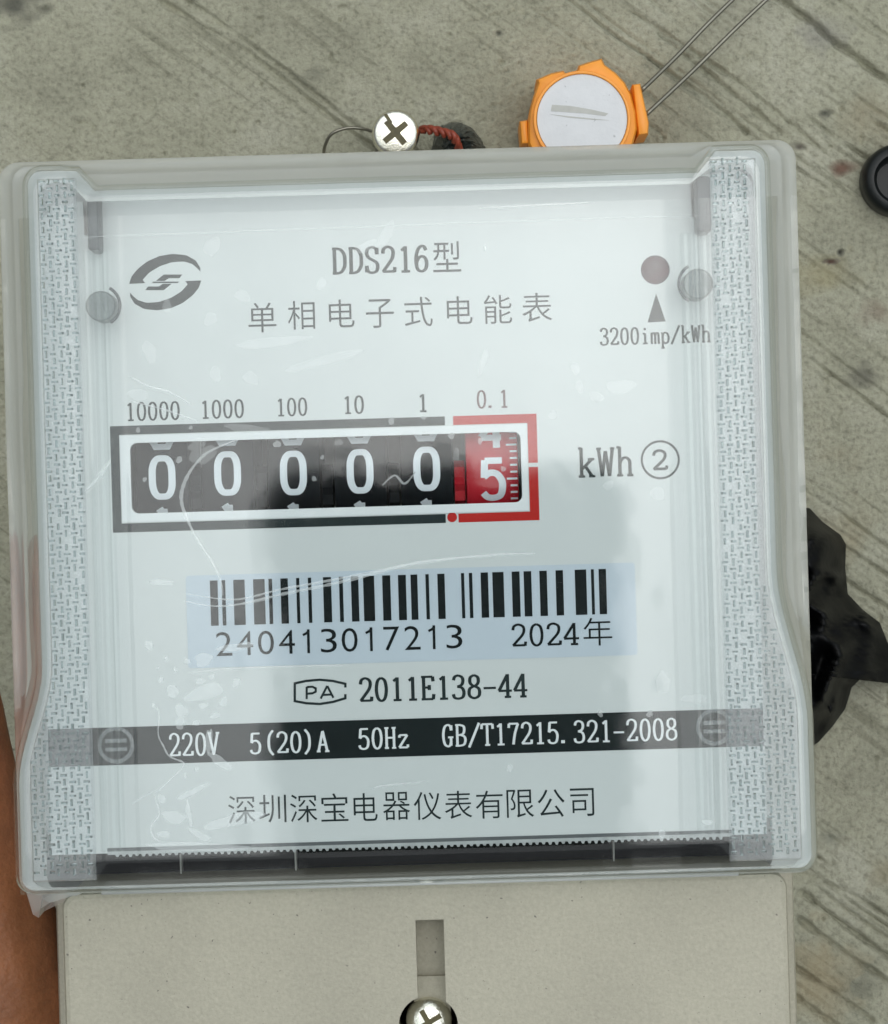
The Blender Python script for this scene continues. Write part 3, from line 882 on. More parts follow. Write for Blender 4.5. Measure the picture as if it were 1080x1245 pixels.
# counter drums
RD = 11.5; ZD = 137.4-RD; YD = (WY0+WY1)/2+0.1
mb = MB()
mb.box(WX0-1, WX1+1, WY0-6, WY1+6, 113.0, 114.0)
mb.box(WX0-1.4, WX0-0.4, WY0-6, WY1+6, 114.02, ZL-1.03)
mb.box(WX1+0.4, WX1+1.4, WY0-6, WY1+6, 114.02, ZL-1.03)
mb.box(WX0-0.38, WX1+0.38, WY0-6, WY0-5, 114.02, ZL-1.03)
mb.box(WX0-0.38, WX1+0.38, WY1+5, WY1+6, 114.02, ZL-1.03)
hous = mb.build('counter_housing', M['drum'], meter)
mb = MB(); mb.lathe([(1.2, 0), (1.2, WX1-WX0)], (WX0, YD, ZD), 20, 'x')
mb.build('drum_shaft', M['clip'], hous)
DW, DH = 30.0, 57.0
def dpath(d):
    w, h = 0.5, 0.5
    if d == 0: return [([(x, y) for x, y in rrect(-w, w, -h, h, 0.36, 6)], True)]
    if d == 1: return [([(0.02, -.5), (0.02, .48)], False), ([(0.04, .47), (-.3, .36)], False)]
    if d == 9: return [([(x, y) for x, y in rrect(-w, w, 0, h, 0.3, 6)], True), ([(.5, .2), (.5, -.25), (.3, -.5), (-.3, -.5), (-.5, -.3)], False)]
    if d == 5: return [([(.5, .48), (-.38, .48)], False), ([(-.38, .5), (-.42, .04)], False), (sm((-.44, .06), (-.15, .16), (.2, .14), (.45, -.02), (.5, -.2), (.4, -.42), (.1, -.5), (-.25, -.48), (-.48, -.36)), False)]
    if d == 4: return [([(.25, -.5), (.25, .5)], False), ([(.25, .5), (-.5, -.2)], False), ([(-.52, -.22), (.5, -.22)], False)]
    if d == 6: return [(sm((.35, .48), (-.1, .4), (-.45, 0), (-.4, -.4), (0, -.5), (.42, -.35), (.42, -.05), (0, .08), (-.4, -.1)), False)]
    return []
pxc = [197.5, 277, 357, 438, 519, 599]; pyc = [580.5, 575.5, 575, 573, 570, 582.5]
wmm, hmm = 24.0*k(138), 47.0*k(138)
def drum_digit(mb, d, ang0, x0, rad):
    def fn(x, y, z):
        a = ang0 + y/rad
        return (x0+x, YD + (rad+z)*math.sin(a), ZD + (rad+z)*math.cos(a))
    for pts, cl in dpath(d):
        dense = []
        m = len(pts)
        for i in range(m if cl else m-1):
            a, b = pts[i], pts[(i+1) % m]
            q = max(1, int(math.hypot(a[0]-b[0], a[1]-b[1])/0.12))
            dense += [(a[0]+(b[0]-a[0])*j/q, a[1]+(b[1]-a[1])*j/q) for j in range(q)]
        if not cl: dense.append(pts[-1])
        ZJ[0] = (ZJ[0]+1) % 7
        mb.ribbon([(x*wmm, y*hmm) for x, y in dense], 1.02, 0.92, 0.03+0.003*ZJ[0], closed=cl, fn=fn)
for i in range(6):
    red = i == 5
    cx = P(pxc[i], pyc[i], 137)[0]
    mb = MB()
    hw = 3.7
    mb.lathe([(RD-0.9, -hw), (RD-0.15, -hw), (RD, -hw+0.2), (RD, hw-0.2), (RD-0.15, hw), (RD-0.9, hw)], (cx, YD, ZD), 72, 'x')
    dr = mb.build('counter_drum', M['drum_red'] if red else M['drum'], meter, angle=40)
    a0 = math.asin((P(pxc[i], pyc[i], 137)[1]-YD)/RD)
    mb = MB()
    step = 2*math.pi/10
    seq = {0: 5, 1: 4, -1: 6} if red else {0: 0, -1: 1, 1: 9}
    for dk, d in seq.items():
        drum_digit(mb, d, a0+dk*step, cx, RD)
    mb.build('digit', M['digit'], dr)
    if red:
        mb = MB()
        for j in range(-14, 15):
            a = a0 + j*0.085
            ln = 1.5 if j % 5 == 0 else 1.0
            def fn(x, y, z):
                aa = a + y/RD
                return (cx+hw-0.15-ln+x, YD+(RD+z)*math.sin(aa), ZD+(RD+z)*math.cos(aa))
            mb.ribbon([(0, 0), (ln, 0)], 0.3, 0.3, 0.03, fn=fn)
        mb.build('tick_marks', M['digit'], dr)
    if i < 5:
        # carry pinion between this drum and the next
        cx2 = P(pxc[i+1], pyc[i+1], 137)[0]
        xm = (cx+cx2)/2
        mb = MB()
        n = 16; prof = []
        for j in range(n):
            a = 2*math.pi*j/n
            rr = 2.6 if j % 2 else 3.4
            prof.append((rr*math.cos(a), rr*math.sin(a)))
        vs = [(xm+s, YD-2.2+y, 133.2+z) for s in (-0.75, 0.75) for y, z in prof]
        fs = [(j, (j+1) % n, n+(j+1) % n, n+j) for j in range(n)] + [tuple(range(n))[::-1], tuple(range(n, 2*n))]
        mb.add(vs, fs)
        mb.build('carry_pinion', M['drum_red'] if i == 4 else M['drum'], hous)

# barcode sticker
s0 = [P(226, 703, Z1), P(772, 681, Z1)]; s1 = [P(229, 814, Z1), P(775, 795, Z1)]
SX0 = (s0[0][0]+s1[0][0])/2; SX1 = (s0[1][0]+s1[1][0])/2; SY1 = (s0[0][1]+s0[1][1])/2; SY0 = (s1[0][1]+s1[1][1])/2
mb = MB(); mb.prism(rrect(SX0, SX1, SY0, SY1, 0.4, 3), ZL-0.3, ZL+0.08)
st_ = mb.build('barcode_sticker', M['sticker'], np_)
ZS = ZL+0.12
bars = []
for a, b in ((138, 174), (193, 210), (248, 301), (341, 395), (413, 430), (469, 504), (543, 558), (598, 614), (669, 707), (744, 762), (800, 835), (857, 909), (947, 985), (1021, 1058)):
    bars.append((220+a/3.857, 220+b/3.857))
for a, b in ((0, 32), (70, 86), (126, 160), (237, 252), (274, 290), (329, 364), (384, 437), (475, 512), (531, 567), (605, 640), (681, 716), (771, 825), (847, 861), (883, 918)):
    bars.append((500+a/3.857, 500+b/3.857))
mb = MB()
yt = (P(258, 706, ZS)[1]+P(736, 691.5, ZS)[1])/2; yb = (P(262, 760.5, ZS)[1]+P(736, 747, ZS)[1])/2
for a, b in bars:
    mb.box(P(a, 728, ZS)[0], P(b, 728, ZS)[0], yb, yt, ZL, ZS)
mb.build('barcode', M['black_ink'], st_)
mb = MB()
for i, ch in enumerate('240413017213'):
    f = i/11
    cx_, cy_ = 272.5+f*(552.5-272.5), 783-f*9.0
    if ch == '1':
        mb.ribbon(plist([(cx_+1.2, cy_+14.5), (cx_+0.5, cy_-14.5)], ZS), 3.3*k(ZS), 3.3*k(ZS), ZS+0.004)
        mb.ribbon(plist([(cx_+1.5, cy_-13), (cx_-2, cy_-9.5), (cx_-6, cy_-7.5)], ZS), 3.0*k(ZS), 3.0*k(ZS), ZS+0.008)
    else:
        glyph(mb, ch, cx_, cy_, 19.5, 29, ZS, -0.006)
latin(mb, '2024', (621, 786), (706, 783), 26, ZS, wx=.15, wy=.085)
glyph(mb, '年', 727, 768, 35, 34, ZS, -0.006)
mb.build('serial_lettering', M['black_ink'], st_)

# ------------------------------------------------------------------ the clear lid
ZW, ZF0 = 150.0, 131.0
def u_left(v):
    t = min(1, max(0, (v-170)/150)); t = t*t*(3-2*t)
    return -494 - 33*t
def u_right(v):
    t = min(1, max(0, (v-80)/190)); t = t*t*(3-2*t)
    return 402 + 33*t
def ring_pts(t, inset, z, ib=None, drop=0.0):
    """t 0 = front outline, 1 = foot outline; inset in pixels; same point count for every ring"""
    pts = []
    ftop, fbot = -403, 446
    btop, bbot = -438, 449
    top = ftop+(btop-ftop)*t + inset; bot = fbot+(bbot-fbot)*t - (inset if ib is None else ib)
    def L(v): return u_left(v)+(-527-u_left(v))*t + inset
    def Rr(v): return u_right(v)+(438-u_right(v))*t - inset
    r = 16 + 8*t
    n = 70
    for i in range(n+1):
        v = top+r + (bot-top-2*r)*i/n; pts.append((L(v), v))
    for i in range(1, 8):
        a = R(180 - 90*i/8); pts.append((L(bot)+r+r*math.cos(a), bot-r+r*math.sin(a)))
    for i in range(41):
        pts.append((L(bot)+r+(Rr(bot)-L(bot)-2*r)*i/40, bot))
    for i in range(1, 8):
        a = R(90-90*i/8); pts.append((Rr(bot)-r+r*math.cos(a), bot-r+r*math.sin(a)))
    for i in range(n+1):
        v = bot-r - (bot-top-2*r)*i/n; pts.append((Rr(v), v))
    for i in range(1, 8):
        a = R(-90*i/8); pts.append((Rr(top)-r+r*math.cos(a), top+r+r*math.sin(a)))
    for i in range(41):
        pts.append((Rr(top)-r-(Rr(top)-L(top)-2*r)*i/40, top))
    for i in range(1, 8):
        a = R(-90-90*i/8); pts.append((L(top)+r+r*math.cos(a), top+r+r*math.sin(a)))
    out = []
    for u, v in pts:
        e = min(1, max(0, max(-424-u, u-324)/12)); e = e*e*(3-2*e)
        w = min(1, max(0, (-250-v)/150))
        w2 = min(1, max(0, (v-280)/120))
        wb = min(1, max(0, (v-(bot-40))/36))          # the lower edge of the front rolls over gently
        out.append(A(u, v-26*e*w*(1-t), z-drop*wb))
    return out
rings = [(0, 9, ZW), (0, 5, ZW-0.25), (0, 2, ZW-0.9), (0, 0.5, ZW-2.0), (0.10, 0, ZW-3.6), (0.5, 0, 141.5), (0.9, 0, 134.5), (0.96, -1, 133.8), (1.0, -2, 133.2), (1.0, -2, ZF0)]
front = [ring_pts(0, 9, ZW, 36), ring_pts(0, 5, ZW-0.25, 24, 0.35), ring_pts(0, 2, ZW-0.9, 11, 0.4), ring_pts(0, 0.5, ZW-2.0, 0.5, 0.0)]
N = len(front[0])
mb = MB()
vs = [p for r in front for p in r]; fs = []
for a in range(len(front)-1):
    for i in range(N):
        j = (i+1) % N
        fs.append((a*N+i, a*N+j, (a+1)*N+j, (a+1)*N+i))
fs.append(tuple(reversed(range(N))))
mb.add(vs, fs)
lid = mb.build('clear_lid', M['cover'], meter, angle=40)
for p in lid.data.polygons:
    if len(p.vertices) > 10: p.use_smooth = False
so_ = lid.modifiers.new('wall', 'SOLIDIFY'); so_.thickness = 0.0009; so_.offset = -1.0
# side walls: a solid ring of clear plastic with a bead half way down
wr = [(0.02, 0.6, ZW-2.05), (0.12, 0, ZW-3.6), (0.40, 0, 142.6), (0.46, -2.2, 141.9), (0.54, -2.2, 140.9), (0.60, 0, 140.2), (0.9, 0, 134.8), (0.95, -1.5, 134.0), (1.0, -2.5, 133.0), (1.0, -2.5, ZF0)]
outer_r = [ring_pts(*r) for r in wr]
inner_r = [ring_pts(t, i+13, z, i+3) for t, i, z in ((1.0, -2.5, ZF0), (0.9, 0, 134.8), (0.5, 0, 141.4), (0.12, 0, ZW-3.6), (0.02, 0.6, ZW-2.05))]
allr = outer_r+inner_r; m_ = len(allr)
mb = MB()
fs = []
for a in range(m_):
    for i in range(N):
        j = (i+1) % N; b = (a+1) % m_
        fs.append((a*N+i, a*N+j, b*N+j, b*N+i))
mb.add([p for r in allr for p in r], fs)
lw_ = mb.build('lid_wall', M['wall'], lid, angle=40)
lw_.data.materials.append(M['cover'])
for p in lw_.data.polygons:
    if p.center.y < -0.0 and abs(p.normal.y) > 0.75 and p.center[1]*1000 + A(-40, 100, 90)[1] < -44: p.material_index = 1

# raised grip rails along both sides of the lid
def rail_poly(side, z, ins=0):
    pts = []
    n = 40
    if side < 0:
        for i in range(n+1):
            v = -425+(440+425)*i/n; pts.append((max(u_left(v), -524)+10+ins, v))
        pts += [(-437-ins, 440), (-437-ins, -425)]
    else:
        for i in range(n+1):
            v = -425+(440+425)*i/n; pts.append((min(u_right(v), 434)-10-ins, v))
        pts += [(336+ins, 440), (336+ins, -425)]
    pts = [(u, max(-420+ins, min(436-ins, v))) for u, v in pts]
    out = []
    for p in pts:
        if not out or (abs(p[0]-out[-1][0])+abs(p[1]-out[-1][1])) > 0.5: out.append(p)
    return [A(u, v, z)[:2] for u, v in out]
ZR = 151.6
for side in (-1, 1):
    mb = MB(); mb.prism(rail_poly(side, ZR), ZW+0.05, ZR, bev=0.9)
    ra = mb.build('grip_rail', M['rail'], lid, angle=25)
    # embossed weave
    mb = MB()
    rowi = 0
    v = -416.0
    while v < 428:
        ul, ur = (max(u_left(v), -524)+16, -441) if side < 0 else (341, min(u_right(v), 434)-16)
        u = ul; ci = 0
        while u < ur:
            jit = random.uniform(-1.1, 1.1)
            if random.random() < 0.015:
                u += 9.2; ci += 1; continue
            tx_, ty_, hz = random.uniform(-.3, .3), random.uniform(-.25, .25), random.uniform(0.18, 0.42)
            wv, hv = (random.uniform(2.6, 3.6), random.uniform(7.5, 9.5)) if (rowi+ci) % 2 else (random.uniform(6.5, 8.5), random.uniform(2.4, 3.2))
            a = A(u+jit-wv/2, v+hv/2, ZR); b = A(u+jit+wv/2, v-hv/2, ZR)
            c0 = ((a[0]+b[0])/2, (a[1]+b[1])/2); hx, hy = (b[0]-a[0])/2, (b[1]-a[1])/2
            vs = [(c0[0]+sx*hx, c0[1]+sy*hy, ZR+0.02) for sx, sy in ((-1, -1), (1, -1), (1, 1), (-1, 1))] + \
                 [(c0[0]+(sx*0.55+tx_)*hx, c0[1]+(sy*0.7+ty_)*hy, ZR+hz+0.06*sx*tx_) for sx, sy in ((-1, -1), (1, -1), (1, 1), (-1, 1))]
            mb.add(vs, [(0, 3, 2, 1), (4, 5, 6, 7), (0, 1, 5, 4), (1, 2, 6, 5), (2, 3, 7, 6), (3, 0, 4, 7)])
            u += 9.2; ci += 1
        v += 8.4; rowi += 1
    em_ = mb.build('embossed_weave', M['dash'], ra); em_['kind'] = 'stuff'

# moulded ribs just inside the rails
for u0, w in ((-425, 5), (-412, 7), (-403, 4), (326, 6), (316, 4), (303, 7)):
    mb = MB()
    pts = [(U(u0-w, ZW), ZW-0.1), (U(u0-w*0.3, ZW), ZW+0.55), (U(u0+w*0.3, ZW), ZW+0.55), (U(u0+w, ZW), ZW-0.1)]
    y0, y1 = -U(400, ZW), -U(-330, ZW)
    vs = [(x, y, z) for y in (y0, y1) for x, z in pts]
    mb.add(vs, [(0, 1, 5, 4), (1, 2, 6, 5), (2, 3, 7, 6), (0, 3, 2, 1), (4, 5, 6, 7)])
    mb.build('moulded_rib', M['cover'], lid, angle=20)

# snap clips, bosses and captive screws of the lid
for (pa_, pb_) in (((105, 236), (120, 304)), ((847, 214), (866, 281))):
    zc = 146.0
    a = P(*pa_, zc); b = P(*pb_, zc)
    mb = MB(); mb.prism(rrect(a[0], b[0], b[1], a[1], 0.5, 4), 140.3, zc, bev=0.4)
    cl = mb.build('snap_clip', M['clip'], lid, angle=35)
for px, py in ((122.5, 372), (849, 345)):
    c = P(px, py, 147.5); mb = MB()
    mb.lathe([(0.03, 0.2), (1.9, 0.2), (2.1, 0), (2.1, -5)], c, 36)
    bo = mb.build('screw_boss', M['boss'], lid, angle=40)
    mb = MB()
    sg = 1 if px < 500 else -1
    mb.tube([(c[0]+sg*2.75*math.cos(a), c[1]+2.75*math.sin(a), c[2]+0.6) for a in [R(-60+120*i/16) for i in range(17)]], 0.22, 8)
    mb.build('boss_ring', M['clip'], bo, smooth=True)
for px, py in ((141, 906), (869, 884)):
    c = P(px, py, 148.0); mb = MB()
    ringp = [(c[0]+2.3*math.cos(R(15*i)), c[1]+2.3*math.sin(R(15*i)), c[2]) for i in range(25)]
    mb.tube(ringp, 0.28, 8, caps=False)
    mb.box(c[0]-1.5, c[0]+1.5, c[1]+0.35, c[1]+0.85, c[2]-0.4, c[2]+0.1)
    mb.box(c[0]-1.5, c[0]+1.5, c[1]-0.85, c[1]-0.35, c[2]-0.4, c[2]+0.1)
    mb.build('captive_screw', M['rail'], lid, angle=40)
# hook recesses in the upper wall
for px, w in ((430, 1.7), (537, 0.9)):
    q = P(px, 193, 131.5)
    mb = MB(); mb.box(q[0]-w, q[0]+w, q[1]-1.4, q[1]+0.7, 130.7, 131.6)
    mb.build('hook_tab', M['hook'], lid, bevel=0.2)
# lower edge bead and small clasp at the corner
mb = MB()
mb.tube([A(-430, 450.5, 143.2), A(345, 450.5, 143.2)], 0.3, 8)
mb.build('edge_bead', M['crease'], lid, smooth=True)

# ------------------------------------------------------------------ film stretched over the lid
def film():
    nu, nv = 200, 176
    us = np.linspace(-530, 440, nu); vs_ = np.linspace(-372, 450, nv)
    u, v = np.meshgrid(us, vs_)
    tl = np.clip((v-170)/150, 0, 1); tl = tl*tl*(3-2*tl); ul = -490-33*tl
    tr = np.clip((v-80)/190, 0, 1); tr = tr*tr*(3-2*tr); ur = 398+33*tr
    e = np.clip(np.maximum(-424-u, u-324)/12, 0, 1)
    d = np.maximum(np.maximum(np.maximum(ul-u, u-ur), v-444), 0)
    db = np.clip(v-412, 0, 40)*(1-e)
    n1 = vnoise(u, v*0.6, 60, 21)-0.5; n2 = vnoise(u, v, 22, 22)-0.5
    sag = 1.3*np.clip(np.minimum(u+425, 320-u)/40.0, 0, 1)
    z = ZR+0.75 - sag + 0.10*n1 + 0.02*n2 - 0.05*db
    z = np.where(d > 0, ZR+0.75 - np.minimum(16.5, 0.35*d+0.010*d*d) + 0.8*n1 + 0.5*n2, z)
    uu = np.where(d > 0, u+4*n1, u)
    kk = (ZC-z)/F
    mb = MB()
    mb.v = [tuple(q) for q in np.stack([uu*kk, -v*kk, z], -1).reshape(-1, 3).tolist()]
    for j in range(nv-1):
        for i in range(nu-1):
            a = j*nu+i
            mb.f.append([a, a+nu, a+nu+1, a+1])
    return mb
fb = film()
film_o = tag(fb.build('plastic_film', M['film'], None, smooth=True, origin=A(-40, 100, 152)), 'thin clear plastic film stretched and creased over the meter lid', 'film')

# pleat of film sticking out at the lower left corner
mb = MB()
T = lambda x, y, z: P(x, y, z)
base_l = [T(30, 1078, 140), T(52, 1086, 143), T(70, 1088, 140), T(100, 1086, 144)]
tip = [T(40, 1112, 131), T(47, 1116, 132), T(54, 1108, 130), T(62, 1104, 133)]
mb.add(base_l+tip+[T(60, 1098, 139)], [(0, 1, 5, 4), (1, 2, 6, 5), (2, 3, 7, 6), (0, 4, 8, 3)])
mb.build('film_pleat', M['crease'], film_o)
ZP = ZR-0.35
def cpx(x, y): return (160+x/4.445, 780+y/4.445)
blobs = [(398, 275, 95, 46, -14), (222, 268, 36, 33, 0), (370, 213, 22, 20, 0), (436, 190, 18, 14, -20), (300, 106, 17, 18, 0), (390, 97, 52, 34, 0), (568, 222, 19, 28, 15),
         (495, 328, 28, 20, -35), (390, 348, 24, 17, -10), (270, 372, 36, 32, 0), (262, 440, 27, 34, 0), (452, 400, 24, 18, -40), (350, 440, 20, 18, 0), (162, 848, 20, 26, 0),
         (230, 950, 68, 32, 6), (175, 1042, 32, 20, 0), (330, 812, 85, 19, -25), (370, 1045, 60, 22, 28), (480, 650, 72, 27, 32), (418, 540, 18, 78, 4), (560, 965, 150, 36, -10),
         (350, 1110, 270, 24, 2), (95, 22, 22, 26, 30), (188, 92, 13, 12, 0), (236, 152, 12, 12, 0), (160, 205, 13, 18, 0), (146, 142, 8, 8, 0), (118, 345, 10, 14, 0), (350, 690, 10, 11, 0), (292, 730, 8, 12, 0),
         (160, -320, 60, 16, 5), (560, 30, 90, 22, -6)]
i_b = 0
def blob(px, py, rx, ry, rot, z):
    global i_b
    i_b += 1
    x, y, _ = P(px, py, z)
    kk = k(z)
    rr = random.Random(i_b*13)
    ph = [rr.uniform(0, 6.28) for _ in range(3)]
    n = 40
    def loop(s):
        out = []
        for j in range(n):
            a = 2*math.pi*j/n
            w = s*(1+0.13*math.sin(2*a+ph[0])+0.09*math.sin(3*a+ph[1])+0.06*math.sin(5*a+ph[2]))
            ex, ey = rx*kk*w*math.cos(a), ry*kk*w*math.sin(a)
            c, s_ = math.cos(-R(rot)), math.sin(-R(rot))
            out.append((x+ex*c-ey*s_, y+ex*s_+ey*c))
        return out
    m = MB()
    l1, l2, l3 = loop(1.0), loop(0.86), loop(0.5)
    m.add([(a, b, z) for a, b in l1]+[(a, b, z+0.006) for a, b in l2]+[(a, b, z+0.01) for a, b in l3],
          [(q*n+j, q*n+(j+1) % n, (q+1)*n+(j+1) % n, (q+1)*n+j) for q in (0, 1) for j in range(n)]+[tuple(2*n+j for j in range(n))])
    return m
for b in blobs:
    q = cpx(b[0], b[1])
    blob(q[0], q[1], b[2]/4.445, b[3]/4.445, b[4], ZP-0.75).build('cling_glint_patch', M['cling'], film_o, smooth=True)
# faint painted glints on the upper part and small bubbles over the counter
for px, py, rx, ry, rot in ((182, 428, 8, 13, -10), (203, 372, 5, 9, 10), (168, 480, 13, 7, 20), (256, 388, 8, 8, 0), (295, 360, 11, 6, 20), (262, 455, 7, 9, 0), (305, 460, 9, 8, 0),
                            (330, 416, 46, 6, -3), (395, 438, 45, 6, -14), (470, 285, 7, 18, 25), (445, 300, 14, 6, -20), (391, 345, 6, 7, 0), (258, 300, 9, 12, 20), (588, 440, 5, 16, 18), (700, 448, 6, 7, 0),
                            (755, 470, 16, 9, 0), (725, 482, 9, 6, 10), (800, 600, 8, 9, 0), (672, 505, 6, 5, 0), (740, 590, 6, 6, 0), (705, 470, 5, 7, 0), (240, 540, 14, 5, -25), (247, 553, 17, 10, -30),
                            (218, 559, 4, 4, 0), (337, 540, 4.5, 4.5, 0), (412, 538, 5, 4, 0), (392, 556, 2.5, 2.5, 0), (549, 530, 3.5, 4.5, 0), (555, 553, 4, 7, 0), (584, 536, 3, 4, 0), (612, 570, 3, 3.5, 0),
                            (168, 523, 3, 3, 0), (232, 520, 2.5, 2.5, 0), (300, 521, 26, 5, 4), (515, 508, 3, 2.5, 0), (476, 512, 4, 4, 0), (176, 583, 2.5, 3, 0), (382, 582, 3, 3, 0),
                            (805, 1014, 4.5, 5, 0), (860, 1000, 6, 4, 10), (806, 830, 8, 14, 10), (845, 850, 14, 6, 5), (730, 868, 3, 4, 0), (790, 868, 4, 4, 0), (620, 934, 4, 4, 0)):
    blob(px, py, rx, ry, rot, ZP-0.75).build('cling_glint_patch', M['cling_faint'] if max(rx, ry) > 4.8 and py < 900 else M['cling'], film_o, smooth=True)
creases = [([(287, 535), (272, 541), (250, 552), (232, 572), (222, 594), (221, 612), (229, 634), (240, 656), (258, 684), (268, 705), (271, 724)], 0.26),
           ([(225, 731), (262, 737), (300, 733), (345, 722), (395, 712), (445, 700), (500, 686), (560, 678), (610, 674), (650, 673)], 0.24),
           ([(228, 722), (285, 729), (340, 717), (400, 706), (460, 694), (520, 682), (600, 676)], 0.16),
           ([cpx(*q) for q in ((120, 340), (150, 390), (144, 500), (172, 565), (205, 620), (280, 655), (268, 690), (200, 755), (130, 820))], 0.13),
           ([cpx(*q) for q in ((122, 835), (150, 930), (106, 1000), (120, 1060), (165, 1085))], 0.15),
           ([cpx(*q) for q in ((300, 850), (308, 930), (325, 1000))], 0.3),
           ([cpx(*q) for q in ((0, 880), (60, 840), (130, 800))], 0.08),
           ([(268+x/2.7 - 110, 262+y/2.7 + 196) for x, y in ((0, 0), (60, 30), (130, 50), (200, 90))], 0.14),
           ([(160, 488), (200, 498), (240, 512)], 0.12),
           ([(585, 253), (640, 250), (720, 246)], 0.12), ([(590, 298), (589, 305)], 0.16),
           ([(465, 590), (480, 578), (492, 588), (505, 574)], 0.16), ([(232, 818), (300, 812), (420, 809)], 0.1),
           ([(112, 290), (130, 287), (400, 277), (700, 266), (860, 262)], 0.05),
           ([(103, 598), (122, 578), (134, 560)], 0.3), ([(450, 960), (470, 955), (520, 950)], 0.08)]
for pts, r in creases:
    m = MB()
    sp = smooth_path([P(x, y, ZP-0.7) for x, y in pts], 8)
    nn = len(sp); rows = []
    for i, q in enumerate(sp):
        a, b = sp[max(i-1, 0)], sp[min(i+1, nn-1)]
        tx, ty = b[0]-a[0], b[1]-a[1]; ln = math.hypot(tx, ty) or 1
        w = r*(0.25+0.75*math.sin(math.pi*(i+1)/(nn+1)))*random.uniform(0.6, 1.3)
        ox, oy = -ty/ln*w, tx/ln*w
        rows += [(q[0]-ox, q[1]-oy, q[2]), (q[0], q[1], q[2]+0.35*w), (q[0]+ox, q[1]+oy, q[2])]
    m.add(rows, [(3*i+c, 3*i+3+c, 3*i+4+c, 3*i+1+c) for i in range(nn-1) for c in (0, 1)])
    m.build('film_crease_glint', M['crease'], film_o, smooth=True)

# ------------------------------------------------------------------ the hand that holds the meter
def capsule_chain(bm, pts):
    for (p, r), (q, s) in zip(pts[:-1], pts[1:]):
        p, q = Vector(p), Vector(q)
        n = max(2, int((q-p).length/1.6))
        for i in range(n+1):
            t = i/n
            c = p.lerp(q, t); rad = r+(s-r)*t
            mat = Matrix.Translation(c)
            bmesh.ops.create_icosphere(bm, subdivisions=2, radius=rad, matrix=mat)
def hand():
    bm = bmesh.new()
    capsule_chain(bm, [((-66, -96, 84), 15), ((-71, -72, 103), 12.5), ((-74.5, -46, 111), 10.3), ((-77.5, -24, 113), 9.6), ((-80, -8, 113), 7.6)])            # thumb along the left side
    capsule_chain(bm, [((-66, -96, 82), 16), ((-58, -120, 70), 18), ((-60, -150, 60), 20), ((-66, -200, 45), 24)])               # heel of the hand, wrist, forearm
    capsule_chain(bm, [((-58, -120, 66), 17), ((-52, -84, 72), 13)])
    for y, tipx, dy in ((-52, 26, 10), (-71, 32, 4), (-90, 26, -2), (-107, 12, -8)):
        root = (-46, y, 74)
        capsule_chain(bm, [((-56, -112, 68), 14), (root, 10.5)])
        sc = 1.0 if y > -100 else 0.86
        x1 = -46+(tipx+46)*0.5; x2 = -46+(tipx+46)*0.79
        capsule_chain(bm, [(root, 10.2*sc), ((x1, y+dy*0.5, 80.5-0.8), 8.9*sc), ((x2, y+dy*0.8, 81.2), 8.2*sc), ((tipx, y+dy, 82.6), 6.6*sc)])
    me = bpy.data.meshes.new('hand_raw'); bm.to_mesh(me); bm.free()
    ob = bpy.data.objects.new('hand_raw', me); C.objects.link(ob)
    rm = ob.modifiers.new('r', 'REMESH'); rm.mode = 'VOXEL'; rm.voxel_size = 1.3
    s = ob.modifiers.new('s', 'SMOOTH'); s.iterations = 8; s.factor = 0.5
    dg = bpy.context.evaluated_depsgraph_get(); dg.update()
    m2 = bpy.data.meshes.new_from_object(ob.evaluated_get(dg))
    bpy.data.objects.remove(ob)
    m = MB(); m.v = [tuple(v.co) for v in m2.vertices]; m.f = [list(p.vertices) for p in m2.polygons]
    o = m.build('hand', M['skin'], None, smooth=True, origin=(-60, -120, 66))
    tag(o, 'tan hand gripping the meter from its left side, thumb along the edge', 'hand')
    m = MB()   # thumb nail
    n = 20
    vs = []
    for q, h in ((1.0, 0.0), (0.85, 0.5), (0.4, 0.8)):
        for j in range(n):
            a = 2*math.pi*j/n
            vs.append((-86.2-0.9*h*0.6+0.0, -13+7*q*math.cos(a), 115+4.2*q*math.sin(a)))
    m.add(vs, [(q*n+j, q*n+(j+1) % n, (q+1)*n+(j+1) % n, (q+1)*n+j) for q in (0, 1) for j in range(n)]+[tuple(2*n+j for j in range(n))])
    m.build('thumb_nail', M['skin'], o, smooth=True)
hand()

# ------------------------------------------------------------------ things on the concrete
# orange round device with a white face and two wire leads
ZO = 16.0
oc = P(712, 146, ZO)
orange = empty('orange_device', (oc[0], oc[1], 0), 'round orange plastic device with a white disc face and two wire leads', 'device')
def op(q, z): return P(620+q[0]/5.684, 60+q[1]/5.684, z)[:2]
body = [(130, 640), (128, 500), (140, 400), (165, 310), (195, 225), (185, 195), (290, 150), (375, 132), (395, 158), (470, 128), (478, 98), (560, 70), (640, 48), (662, 92), (740, 150), (800, 215), (845, 300), (875, 420), (885, 540), (860, 640), (800, 790), (690, 880), (500, 920), (310, 880), (190, 780)]
mb = MB()
discp = [(500+312*math.cos(R(a)), 480+312*math.sin(R(a))) for a in range(0, 360, 8)]
mb.prism([op(q, ZO) for q in body], 0.4, ZO-1.2, bev=1.2)
ob_ = mb.build('housing', M['orange'], orange, angle=30)
mb = MB()
ringo = [op((500+338*math.cos(R(a)), 480+336*math.sin(R(a))), ZO) for a in range(0, 360, 6)]
ringi = [op((500+314*math.cos(R(a)), 480+312*math.sin(R(a))), ZO) for a in range(0, 360, 6)]
plate(mb, ringo, [ringi], ZO-1.3, ZO)
mb.build('bezel', M['orange'], ob_, bevel=0.25)
mb = MB()
for poly in ([(850, 235), (905, 228), (965, 500), (960, 580), (890, 590), (870, 420)], [(68, 490), (125, 480), (135, 650), (80, 650)]):
    mb.prism([op(q, ZO-2) for q in poly], 1.0, ZO-2.6, bev=0.7)
